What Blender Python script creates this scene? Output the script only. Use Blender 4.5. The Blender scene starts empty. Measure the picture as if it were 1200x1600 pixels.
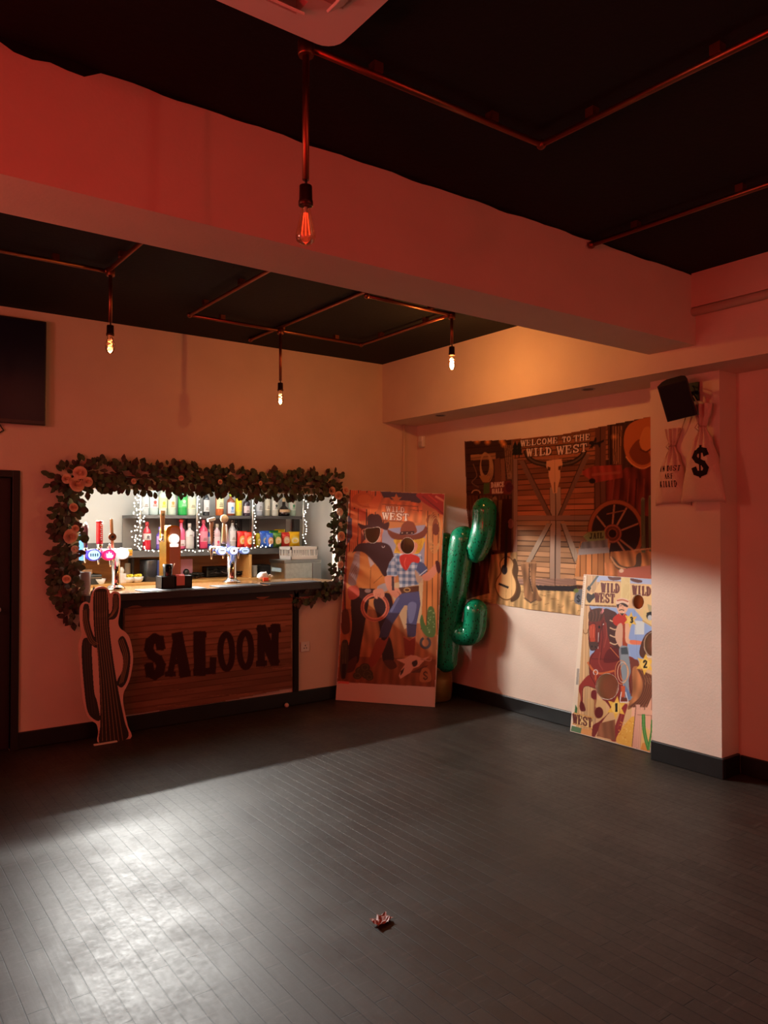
import bpy, bmesh, math, random
import numpy as np
from mathutils import Vector, Matrix
from mathutils.geometry import tessellate_polygon
random.seed(7)
rng = np.random.default_rng(7)
SC = bpy.context.scene
COL = SC.collection
PI = math.pi

# ------------------------------------------------------------------ camera, world, light, exposure
F_PX, PITCH, YAW, CAM_H = 1190.0, math.radians(0.9), math.radians(36.3), 1.6
cam_d = bpy.data.cameras.new('camera'); cam = bpy.data.objects.new('camera', cam_d); COL.objects.link(cam)
cam_d.sensor_fit = 'VERTICAL'; cam_d.sensor_height = 36.0; cam_d.lens = 36.0 * F_PX / 1600.0
cam_d.clip_start = 0.05; cam_d.clip_end = 60
cam.location = (0, 0, CAM_H); cam.rotation_euler = (PI / 2 + PITCH, 0, -YAW)
SC.camera = cam
w = bpy.data.worlds.new('world'); SC.world = w; w.use_nodes = True
w.node_tree.nodes['Background'].inputs[0].default_value = (0.01, 0.008, 0.008, 1)
w.node_tree.nodes['Background'].inputs[1].default_value = 0.2
SC.view_settings.view_transform = 'Standard'; SC.view_settings.look = 'None'
SC.view_settings.gamma = 1; SC.view_settings.use_curve_mapping = False
SC.view_settings.exposure = 0.0
try:
    SC.cycles.max_bounces = 8; SC.cycles.transparent_max_bounces = 16
    SC.cycles.sample_clamp_indirect = 4.0
    SC.cycles.caustics_reflective = False; SC.cycles.caustics_refractive = False
except Exception: pass

def lamp(name, kind, loc, energy, color, size=0.1, to=None, spread=None, size_y=None):
    d = bpy.data.lights.new(name, kind); d.energy = energy; d.color = color
    if kind == 'AREA':
        d.size = size
        if size_y: d.shape = 'RECTANGLE'; d.size_y = size_y
    else: d.shadow_soft_size = size
    if spread: d.spread = math.radians(spread)
    o = bpy.data.objects.new(name, d); o.location = loc
    if to is not None:
        o.rotation_euler = (Vector(to) - Vector(loc)).to_track_quat('-Z', 'Y').to_euler()
    COL.objects.link(o); return o
# the club's red stage lamps stand behind and to the left of the view
RED = (1.0, 0.022, 0.03)
lamp('red_lamp_rear', 'POINT', (1.55, -0.6, 2.75), 20, (1.0, 0.04, 0.045), 0.05)
lamp('red_lamp_side', 'POINT', (-1.2, 1.0, 1.7), 54, RED, 0.06)
lamp('warm_fill_rear', 'POINT', (2.9, -1.5, 2.55), 20, (1.0, 0.34, 0.22), 0.12)  # unseen warm fill added to brighten the walls
lamp('pink_fill_side', 'POINT', (-1.3, 3.15, 2.2), 44, (1.0, 0.28, 0.21), 0.25)  # added fill that lifts the right wall and the pillar
lamp('glow_middle_bulb', 'POINT', (2.835, 5.215, 2.56), 2.2, (1.0, 0.30, 0.12), .02)
lamp('glow_left_bulb', 'POINT', (1.354, 4.584, 2.65), 0.9, (1.0, 0.24, 0.12), .02)
BULB_W, BULB_C = 24, (1.0, 0.42, 0.12)
BATTEN = 17.0                                # tube over the bar
OUT_W = 198                                   # area light added beside it to push more light into the room
lamp('bar_outward_fill', 'AREA', (2.2, 6.94, 2.02), OUT_W, (1.0, 0.985, 0.93), 1.2, (2.2, 5.94, 1.84), 140, .03)

# ------------------------------------------------------------------ measuring: a pixel of the 1200 x 1600 frame on a real plane
_f = np.array([math.sin(YAW) * math.cos(PITCH), math.cos(YAW) * math.cos(PITCH), math.sin(PITCH)])
_r = np.array([math.cos(YAW), -math.sin(YAW), 0.0]); _u = np.cross(_r, _f); _c = np.array([0, 0, CAM_H])
def ray(px, py): return _f + _r * (px - 600) / F_PX - _u * (py - 800) / F_PX
def onx(px, py, X): d = ray(px, py); return _c + d * (X / d[0])
def ony(px, py, Y): d = ray(px, py); return _c + d * (Y / d[1])
def onz(px, py, Z): d = ray(px, py); return _c + d * ((Z - CAM_H) / d[2])
def att(px, py, t): return _c + ray(px, py) * t

# ------------------------------------------------------------------ colours and materials
def lin1(c): c /= 255.0; return c / 12.92 if c <= 0.04045 else ((c + 0.055) / 1.055) ** 2.4
def L(c): return tuple(lin1(float(x)) for x in c)
def lin_np(a):
    a = np.clip(a, 0, 255) / 255.0
    return np.where(a <= 0.04045, a / 12.92, ((a + 0.055) / 1.055) ** 2.4)
MATS = {}
def mat(name, rgb, rough=0.6, metal=0.0, emit=None, es=0.0, noise=0.0, nscale=8.0, bump=0.0, bscale=60.0, coat=0.0, spec=0.5):
    if name in MATS: return MATS[name]
    m = bpy.data.materials.new(name); m.use_nodes = True
    nt = m.node_tree; b = nt.nodes['Principled BSDF']
    c = L(rgb)
    b.inputs['Base Color'].default_value = (*c, 1); b.inputs['Roughness'].default_value = rough
    b.inputs['Metallic'].default_value = metal; b.inputs['Specular IOR Level'].default_value = spec
    if coat: b.inputs['Coat Weight'].default_value = coat; b.inputs['Coat Roughness'].default_value = 0.1
    if emit is not None:
        b.inputs['Emission Color'].default_value = (*L(emit), 1); b.inputs['Emission Strength'].default_value = es
    if noise or bump:
        tc = nt.nodes.new('ShaderNodeTexCoord')
    if noise:
        n = nt.nodes.new('ShaderNodeTexNoise'); n.inputs['Scale'].default_value = nscale; n.inputs['Detail'].default_value = 5
        nt.links.new(tc.outputs['Object'], n.inputs['Vector'])
        r = nt.nodes.new('ShaderNodeValToRGB')
        r.color_ramp.elements[0].position = 0.3; r.color_ramp.elements[1].position = 0.7
        r.color_ramp.elements[0].color = (*[x * (1 - noise) for x in c], 1)
        r.color_ramp.elements[1].color = (*[min(1, x * (1 + noise)) for x in c], 1)
        nt.links.new(n.outputs['Fac'], r.inputs['Fac']); nt.links.new(r.outputs['Color'], b.inputs['Base Color'])
    if bump:
        n2 = nt.nodes.new('ShaderNodeTexNoise'); n2.inputs['Scale'].default_value = bscale; n2.inputs['Detail'].default_value = 3
        nt.links.new(tc.outputs['Object'], n2.inputs['Vector'])
        bp = nt.nodes.new('ShaderNodeBump'); bp.inputs['Strength'].default_value = bump; bp.inputs['Distance'].default_value = 0.01
        nt.links.new(n2.outputs['Fac'], bp.inputs['Height']); nt.links.new(bp.outputs['Normal'], b.inputs['Normal'])
    MATS[name] = m; return m
def glass(name, rgb, gloss=0.12, rough=0.05):
    """thin clear glass: tinted transparency with a sharp reflection"""
    if name in MATS: return MATS[name]
    m = bpy.data.materials.new(name); m.use_nodes = True; nt = m.node_tree
    for n in list(nt.nodes): nt.nodes.remove(n)
    out = nt.nodes.new('ShaderNodeOutputMaterial'); mx = nt.nodes.new('ShaderNodeMixShader')
    t = nt.nodes.new('ShaderNodeBsdfTransparent'); g = nt.nodes.new('ShaderNodeBsdfGlossy')
    lw = nt.nodes.new('ShaderNodeLayerWeight'); lw.inputs['Blend'].default_value = 0.35
    ma = nt.nodes.new('ShaderNodeMath'); ma.operation = 'MULTIPLY_ADD'; ma.inputs[1].default_value = 0.5; ma.inputs[2].default_value = gloss * 0.4
    t.inputs[0].default_value = (*L(rgb), 1); g.inputs[0].default_value = (1, 1, 1, 1); g.inputs[1].default_value = rough
    nt.links.new(lw.outputs['Fresnel'], ma.inputs[0]); nt.links.new(ma.outputs[0], mx.inputs[0])
    nt.links.new(t.outputs[0], mx.inputs[1]); nt.links.new(g.outputs[0], mx.inputs[2]); nt.links.new(mx.outputs[0], out.inputs[0])
    MATS[name] = m; return m
def print_mat(name, rough=0.5, spec=0.4, bump=0.0):
    if name in MATS: return MATS[name]
    m = bpy.data.materials.new(name); m.use_nodes = True; nt = m.node_tree; b = nt.nodes['Principled BSDF']
    a = nt.nodes.new('ShaderNodeAttribute'); a.attribute_name = 'print_colour'
    nt.links.new(a.outputs['Color'], b.inputs['Base Color'])
    b.inputs['Roughness'].default_value = rough; b.inputs['Specular IOR Level'].default_value = spec
    if bump:
        tc = nt.nodes.new('ShaderNodeTexCoord'); n = nt.nodes.new('ShaderNodeTexNoise'); n.inputs['Scale'].default_value = 5
        nt.links.new(tc.outputs['Object'], n.inputs['Vector'])
        bp = nt.nodes.new('ShaderNodeBump'); bp.inputs['Strength'].default_value = bump; bp.inputs['Distance'].default_value = 0.02
        nt.links.new(n.outputs['Fac'], bp.inputs['Height']); nt.links.new(bp.outputs['Normal'], b.inputs['Normal'])
    MATS[name] = m; return m
def floor_mat():
    m = bpy.data.materials.new('dark_floorboards'); m.use_nodes = True; nt = m.node_tree; b = nt.nodes['Principled BSDF']
    N = nt.nodes.new; K = nt.links.new
    tc = N('ShaderNodeTexCoord'); mp = N('ShaderNodeMapping'); mp.inputs['Rotation'].default_value = (0, 0, PI / 2)
    K(tc.outputs['Object'], mp.inputs['Vector'])
    br = N('ShaderNodeTexBrick'); br.offset = 0.37; br.offset_frequency = 2
    for k, v in {'Scale': 1.0, 'Mortar Size': 0.0022, 'Mortar Smooth': 0.3, 'Brick Width': 0.62, 'Row Height': 0.068, 'Bias': 0.0}.items(): br.inputs[k].default_value = v
    br.inputs['Color1'].default_value = (0.029, 0.023, 0.018, 1); br.inputs['Color2'].default_value = (0.040, 0.032, 0.025, 1)
    br.inputs['Mortar'].default_value = (0.006, 0.005, 0.005, 1)
    K(mp.outputs['Vector'], br.inputs['Vector'])
    # grain along the boards
    mp2 = N('ShaderNodeMapping'); mp2.inputs['Scale'].default_value = (40, 3, 3); K(tc.outputs['Object'], mp2.inputs['Vector'])
    g = N('ShaderNodeTexNoise'); g.inputs['Scale'].default_value = 1; g.inputs['Detail'].default_value = 6; K(mp2.outputs['Vector'], g.inputs['Vector'])
    # scuffs and wear
    wz = N('ShaderNodeTexNoise'); wz.inputs['Scale'].default_value = 2.2; wz.inputs['Detail'].default_value = 9; wz.inputs['Roughness'].default_value = 0.72
    K(tc.outputs['Object'], wz.inputs['Vector'])
    mp3 = N('ShaderNodeMapping'); mp3.inputs['Scale'].default_value = (3, 26, 3); mp3.inputs['Rotation'].default_value = (0, 0, 0.6); K(tc.outputs['Object'], mp3.inputs['Vector'])
    sc = N('ShaderNodeTexNoise'); sc.inputs['Scale'].default_value = 1.6; sc.inputs['Detail'].default_value = 8; sc.inputs['Roughness'].default_value = 0.7; K(mp3.outputs['Vector'], sc.inputs['Vector'])
    rs = N('ShaderNodeValToRGB'); rs.color_ramp.elements[0].position = 0.56; rs.color_ramp.elements[1].position = 0.74; K(sc.outputs['Fac'], rs.inputs['Fac'])
    mx = N('ShaderNodeMix'); mx.data_type = 'RGBA'; mx.inputs['B'].default_value = (0.085, 0.07, 0.056, 1)
    ml = N('ShaderNodeMath'); ml.operation = 'MULTIPLY'; ml.inputs[1].default_value = 0.8; K(rs.outputs['Color'], ml.inputs[0])
    K(ml.outputs[0], mx.inputs['Factor']); K(br.outputs['Color'], mx.inputs['A']); K(mx.outputs['Result'], b.inputs['Base Color'])
    rr = N('ShaderNodeMapRange'); rr.inputs['From Min'].default_value = 0.3; rr.inputs['From Max'].default_value = 0.7
    rr.inputs['To Min'].default_value = 0.36; rr.inputs['To Max'].default_value = 0.6; K(wz.outputs['Fac'], rr.inputs['Value']); K(rr.outputs['Result'], b.inputs['Roughness'])
    fz = N('ShaderNodeTexNoise'); fz.inputs['Scale'].default_value = 38; fz.inputs['Detail'].default_value = 8; fz.inputs['Roughness'].default_value = 0.75; K(tc.outputs['Object'], fz.inputs['Vector'])
    am = N('ShaderNodeMath'); am.operation = 'MULTIPLY_ADD'; am.inputs[1].default_value = 0.55; K(fz.outputs['Fac'], am.inputs[0])
    hw = N('ShaderNodeMath'); hw.operation = 'MULTIPLY_ADD'; hw.inputs[1].default_value = 0.7; hw.inputs[2].default_value = -0.13; K(wz.outputs['Fac'], hw.inputs[0]); K(hw.outputs[0], am.inputs[2]); K(am.outputs[0], rr.inputs['Value'])
    ad = N('ShaderNodeMath'); ad.operation = 'MULTIPLY_ADD'; ad.inputs[1].default_value = 0.25; K(g.outputs['Fac'], ad.inputs[0])
    inv = N('ShaderNodeMath'); inv.operation = 'SUBTRACT'; inv.inputs[0].default_value = 1; K(br.outputs['Fac'], inv.inputs[1]); K(inv.outputs[0], ad.inputs[2])
    ad2 = N('ShaderNodeMath'); ad2.operation = 'MULTIPLY_ADD'; ad2.inputs[1].default_value = 0.5; K(wz.outputs['Fac'], ad2.inputs[0]); K(ad.outputs[0], ad2.inputs[2])
    bp = N('ShaderNodeBump'); bp.inputs['Strength'].default_value = 0.45; bp.inputs['Distance'].default_value = 0.004
    K(ad2.outputs[0], bp.inputs['Height']); K(bp.outputs['Normal'], b.inputs['Normal'])
    b.inputs['Specular IOR Level'].default_value = 0.36
    return m
def wood_mat(name, c1, c2, axis=0, scale=14.0, rough=0.45):
    if name in MATS: return MATS[name]
    m = bpy.data.materials.new(name); m.use_nodes = True; nt = m.node_tree; b = nt.nodes['Principled BSDF']
    tc = nt.nodes.new('ShaderNodeTexCoord'); mp = nt.nodes.new('ShaderNodeMapping')
    s = [scale] * 3; s[axis] = 1.2; mp.inputs['Scale'].default_value = s
    n = nt.nodes.new('ShaderNodeTexNoise'); n.inputs['Scale'].default_value = 1.5; n.inputs['Detail'].default_value = 6; n.inputs['Distortion'].default_value = 0.6
    r = nt.nodes.new('ShaderNodeValToRGB'); r.color_ramp.elements[0].position = 0.35; r.color_ramp.elements[1].position = 0.68
    r.color_ramp.elements[0].color = (*L(c1), 1); r.color_ramp.elements[1].color = (*L(c2), 1)
    nt.links.new(tc.outputs['Object'], mp.inputs[0]); nt.links.new(mp.outputs[0], n.inputs['Vector']); nt.links.new(n.outputs['Fac'], r.inputs[0]); nt.links.new(r.outputs[0], b.inputs['Base Color'])
    b.inputs['Roughness'].default_value = rough; MATS[name] = m; return m

M_WALL = mat('cream_wall_paint', (226, 204, 184), 0.75, noise=0.04, nscale=3, bump=0.1, bscale=70)
M_CEIL = mat('black_ceiling_paint', (18, 17, 18), 0.8, spec=.25, bump=0.2, bscale=40)
M_SKIRT = mat('black_gloss_skirting', (26, 24, 23), 0.35, noise=0.2)
M_BLACK = mat('black_plastic', (14, 13, 13), 0.45)
M_BLACKM = mat('matt_black', (16, 14, 14), 0.8)
M_WHITE = mat('white_plastic', (228, 224, 216), 0.4)
M_CHROME = mat('chrome', (225, 222, 216), 0.12, 1.0)
M_STEEL = mat('brushed_steel', (190, 188, 182), 0.3, 1.0, noise=0.1, nscale=30)
M_COPPER = mat('copper_pipe', (150, 88, 64), 0.4, 1.0)
M_BARWHITE = mat('white_bar_wall', (222, 222, 216), 0.6)
M_TAUPE = mat('taupe_panel', (128, 122, 116), 0.6)
M_DGREY = mat('dark_grey_board', (62, 60, 60), 0.5)
M_CREAM = mat('cream_card', (232, 214, 196), 0.6)

# ------------------------------------------------------------------ mesh builder and objects
WM = {}
class MB:
    def __init__(s): s.bm = bmesh.new(); s.mi = 0
    def face(s, pts):
        try:
            f = s.bm.faces.new([s.bm.verts.new(Vector(p)) for p in pts]); f.material_index = s.mi; return f
        except ValueError: return None
    def box(s, x0, x1, y0, y1, z0, z1, bev=0.0, M=None):
        ret = bmesh.ops.create_cube(s.bm, size=1.0)
        vs = ret['verts']
        for v in vs:
            v.co = Vector(((x0 + x1) / 2 + v.co.x * (x1 - x0), (y0 + y1) / 2 + v.co.y * (y1 - y0), (z0 + z1) / 2 + v.co.z * (z1 - z0)))
        fs = set(f for v in vs for f in v.link_faces)
        if bev:
            es = list(set(e for v in vs for e in v.link_edges))
            r = bmesh.ops.bevel(s.bm, geom=es, offset=bev, segments=2, affect='EDGES', profile=0.5)
            vs = list(set(v for f in r['faces'] for v in f.verts) | set(v for v in vs if v.is_valid)); fs = set(f for v in vs for f in v.link_faces)
        for f in fs: f.material_index = s.mi
        if M is not None:
            for v in vs: v.co = M @ v.co
        return s
    def tube(s, pts, r, seg=10, cap=True, smooth=True):
        pts = [Vector(p) for p in pts]; n = len(pts)
        rr = r if isinstance(r, (list, tuple)) else [r] * n
        rings = []; up = None
        for i, p in enumerate(pts):
            d = ((pts[min(i + 1, n - 1)] - p).normalized() + (p - pts[max(i - 1, 0)]).normalized())
            if d.length < 1e-6: d = Vector((0, 0, 1))
            d.normalize()
            if up is None:
                up = Vector((0, 0, 1)) if abs(d.z) < 0.9 else Vector((1, 0, 0))
            a = d.cross(up)
            if a.length < 1e-4: a = d.cross(Vector((0, 1, 0)))
            a.normalize(); b2 = a.cross(d).normalized(); up = b2
            rings.append([s.bm.verts.new(p + (a * math.cos(2 * PI * k / seg) + b2 * math.sin(2 * PI * k / seg)) * rr[i]) for k in range(seg)])
        for i in range(n - 1):
            for k in range(seg):
                f = s.bm.faces.new((rings[i][k], rings[i][(k + 1) % seg], rings[i + 1][(k + 1) % seg], rings[i + 1][k])); f.material_index = s.mi; f.smooth = smooth
        if cap:
            for rg in (rings[0], rings[-1]):
                f = s.bm.faces.new(rg); f.material_index = s.mi
        return s
    def lathe(s, prof, c=(0, 0, 0), seg=16, M=None, smooth=True, cap=True):
        c = Vector(c); rings = []
        for (r, z) in prof:
            ring = []
            for k in range(seg):
                v = Vector((r * math.cos(2 * PI * k / seg), r * math.sin(2 * PI * k / seg), z))
                if M is not None: v = M @ v
                ring.append(s.bm.verts.new(v + c))
            rings.append(ring)
        for i in range(len(prof) - 1):
            for k in range(seg):
                f = s.bm.faces.new((rings[i][k], rings[i][(k + 1) % seg], rings[i + 1][(k + 1) % seg], rings[i + 1][k])); f.material_index = s.mi; f.smooth = smooth
        if cap:
            for rg in (rings[0], rings[-1]):
                f = s.bm.faces.new(rg); f.material_index = s.mi
        return s
    def ball(s, c, r, seg=12, sz=1.0):
        n = 8
        return s.lathe([(max(1e-4, r * math.sin(PI * i / n)), -r * sz * math.cos(PI * i / n)) for i in range(n + 1)], c, seg)
    def slab(s, loop, O, U, V, N, t, holes=()):
        """flat board: outline (u, v) with holes, thickness t behind the front face"""
        O, U, V, N = map(Vector, (O, U, V, N))
        loops = [loop] + list(holes)
        P = lambda q, d: O + U * q[0] + V * q[1] + N * d
        flat = [q for lp in loops for q in lp]
        tris = tessellate_polygon([[Vector((q[0], q[1], 0)) for q in lp] for lp in loops])
        fr = [s.bm.verts.new(P(q, 0)) for q in flat]; bk = [s.bm.verts.new(P(q, -t)) for q in flat]
        for a, b, c in tris:
            for vv in ((fr[a], fr[b], fr[c]), (bk[c], bk[b], bk[a])):
                try: f = s.bm.faces.new(vv); f.material_index = s.mi
                except ValueError: pass
        k = 0
        for lp in loops:
            n = len(lp)
            for i in range(n):
                a, b = k + i, k + (i + 1) % n
                try: f = s.bm.faces.new((fr[a], fr[b], bk[b], bk[a])); f.material_index = s.mi
                except ValueError: pass
            k += n
        return s
    def build(s, name, m, parent=None, world=True, recalc=True):
        if recalc: bmesh.ops.recalc_face_normals(s.bm, faces=s.bm.faces)
        me = bpy.data.meshes.new(name); s.bm.to_mesh(me); s.bm.free()
        return link(name, me, m, parent, world)
def link(name, me, m, parent=None, world=True):
    if parent is not None and world: me.transform(WM[parent.name].inverted())
    for q in (m if isinstance(m, (list, tuple)) else [m]): me.materials.append(q)
    o = bpy.data.objects.new(name, me); COL.objects.link(o)
    if parent is not None: o.parent = parent; WM[o.name] = WM[parent.name].copy()
    else: WM[o.name] = Matrix.Identity(4)
    return o
def thing(name, label, cat, loc=(0, 0, 0), rz=0.0, group=None, rot=None):
    o = bpy.data.objects.new(name, None); COL.objects.link(o); o.empty_display_size = 0.1
    o.location = Vector(loc); o.rotation_euler = rot if rot is not None else (0, 0, rz)
    WM[o.name] = Matrix.Translation(Vector(loc)) @ o.rotation_euler.to_matrix().to_4x4()
    return tag(o, label, cat, group)
def tag(o, label, cat, group=None):
    o['label'] = label; o['category'] = cat
    if group: o['group'] = group
    return o
def struct(name, mb, m, label=None):
    o = mb.build(name, m); o['kind'] = 'structure'
    if label: o['label'] = label
    return o
KIDS = {}
def dup(src, loc, label, rz=None, group=None, mats=None):
    """a copy of a thing with copies of its parts and sub-parts; mats swaps a part's material by part name"""
    r = src.copy(); COL.objects.link(r); r.location = Vector(loc)
    if rz is not None: r.rotation_euler = (0, 0, rz)
    r['label'] = label
    if group: r['group'] = group
    WM[r.name] = Matrix.Translation(Vector(loc)) @ r.rotation_euler.to_matrix().to_4x4()
    for c in list(src.children):
        d = c.copy(); COL.objects.link(d); d.parent = r
        for g in list(c.children):
            e = g.copy(); COL.objects.link(e); e.parent = d
    return r

# ------------------------------------------------------------------ printed artwork: painted on a fine grid in the sheet's own plane
def catmull(pts, n=5, closed=True):
    P = [np.array(p, float) for p in pts]; m = len(P); out = []
    for i in range(m if closed else m - 1):
        g = lambda k: P[k % m] if closed else P[min(max(k, 0), m - 1)]
        p0, p1, p2, p3 = g(i - 1), g(i), g(i + 1), g(i + 2)
        for j in range(n):
            t = j / n
            out.append(0.5 * ((2 * p1) + (-p0 + p2) * t + (2 * p0 - 5 * p1 + 4 * p2 - p3) * t * t + (-p0 + 3 * p1 - 3 * p2 + p3) * t ** 3))
    if not closed: out.append(P[-1])
    return [tuple(q) for q in out]
GL = {  # slab letters as strokes on a unit box, y up
 'W': [([(0, 1), (.25, 0)], 1), ([(.25, 0), (.5, .9)], .6), ([(.5, .9), (.75, 0)], 1), ([(.75, 0), (1, 1)], .6), ([(-.12, .97), (.2, .97)], .5), ([(.84, .97), (1.12, .97)], .5), ([(.36, .97), (.6, .97)], .5)],
 'I': [([(.5, 0), (.5, 1)], 1.1), ([(.2, .97), (.8, .97)], .5), ([(.2, .03), (.8, .03)], .5)],
 'L': [([(.25, 0), (.25, 1)], 1.1), ([(0, .97), (.55, .97)], .5), ([(0, .04), (.95, .04)], .6), ([(.92, 0), (.95, .35)], .6)],
 'D': [([(.22, 0), (.22, 1)], 1.1), ([(0, .97), (.5, .96), (.8, .82), (.92, .5), (.8, .18), (.5, .04), (0, .03)], .75), ([(.86, .7), (.9, .5), (.86, .3)], 1)],
 'E': [([(.22, 0), (.22, 1)], 1.1), ([(0, .97), (.9, .97)], .5), ([(0, .03), (.92, .03)], .5), ([(.22, .5), (.62, .5)], .5), ([(.9, 1), (.88, .7)], .5), ([(.92, 0), (.92, .3)], .5), ([(.62, .62), (.62, .38)], .5)],
 'S': [([(.88, .72), (.8, .9), (.5, .97), (.2, .88), (.12, .7), (.3, .54), (.7, .43), (.88, .28), (.8, .1), (.5, .03), (.2, .1), (.12, .28)], .85), ([(.9, .98), (.9, .68)], .5), ([(.1, .02), (.1, .32)], .5)],
 'T': [([(.5, 0), (.5, 1)], 1.1), ([(0, .97), (1, .97)], .55), ([(.02, 1), (.02, .68)], .5), ([(.98, 1), (.98, .68)], .5), ([(.25, .03), (.75, .03)], .5)],
 'A': [([(.15, 0), (.48, 1)], .6), ([(.5, 1), (.85, 0)], 1.1), ([(.25, .33), (.7, .33)], .5), ([(-.02, .03), (.36, .03)], .5), ([(.62, .03), (1.05, .03)], .5), ([(.3, .97), (.6, .97)], .5)],
 'N': [([(.15, 0), (.15, 1)], .8), ([(.15, .95), (.82, .05)], 1.1), ([(.85, 0), (.85, 1)], .8), ([(-.02, .97), (.3, .97)], .5), ([(-.02, .03), (.36, .03)], .5), ([(.66, .97), (1.05, .97)], .5)],
 'O': [([(.5, .97), (.2, .85), (.1, .5), (.2, .15), (.5, .03), (.8, .15), (.9, .5), (.8, .85), (.5, .97)], .9)],
 'C': [([(.9, .72), (.78, .9), (.5, .97), (.2, .85), (.1, .5), (.2, .15), (.5, .03), (.78, .1), (.9, .28)], .9)],
 'M': [([(.1, 0), (.16, 1)], .7), ([(.16, 1), (.5, .25)], .9), ([(.5, .25), (.84, 1)], .6), ([(.84, 1), (.9, 0)], 1), ([(0, .03), (.26, .03)], .5), ([(.74, .03), (1.04, .03)], .5)],
 'H': [([(.18, 0), (.18, 1)], 1), ([(.82, 0), (.82, 1)], 1), ([(.18, .5), (.82, .5)], .6), ([(0, .97), (.36, .97)], .5), ([(0, .03), (.36, .03)], .5), ([(.64, .97), (1, .97)], .5), ([(.64, .03), (1, .03)], .5)],
 'J': [([(.6, 1), (.6, .25), (.45, .05), (.2, .05), (.1, .3)], .9), ([(.3, .97), (.9, .97)], .5)],
 'R': [([(.2, 0), (.2, 1)], 1), ([(.2, .97), (.65, .95), (.8, .75), (.65, .53), (.2, .5)], .7), ([(.45, .5), (.9, 0)], .9), ([(0, .03), (.4, .03)], .5)],
 'U': [([(.18, 1), (.18, .25), (.35, .04), (.65, .04), (.82, .25), (.82, 1)], .85)],
 'K': [([(.2, 0), (.2, 1)], 1), ([(.85, 1), (.25, .45)], .7), ([(.4, .55), (.9, 0)], 1)],
 'F': [([(.22, 0), (.22, 1)], 1.1), ([(0, .97), (.9, .97)], .5), ([(.22, .5), (.62, .5)], .5)],
 '1': [([(.5, 0), (.5, 1)], 1.3), ([(.3, .8), (.5, 1)], .8), ([(.25, .03), (.75, .03)], .6)],
 '2': [([(.15, .72), (.25, .93), (.55, .98), (.82, .82), (.75, .58), (.2, .08)], .9), ([(.15, .06), (.9, .06)], .9)],
 '3': [([(.15, .9), (.5, .97), (.8, .8), (.7, .58), (.45, .52), (.75, .42), (.85, .2), (.5, .03), (.15, .12)], .9)],
 '$': [([(.86, .72), (.76, .86), (.5, .9), (.22, .82), (.14, .66), (.32, .54), (.7, .44), (.88, .28), (.78, .13), (.5, .08), (.24, .13), (.14, .28)], 1.1), ([(.5, 1.04), (.5, -.04)], .45)],
}
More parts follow.
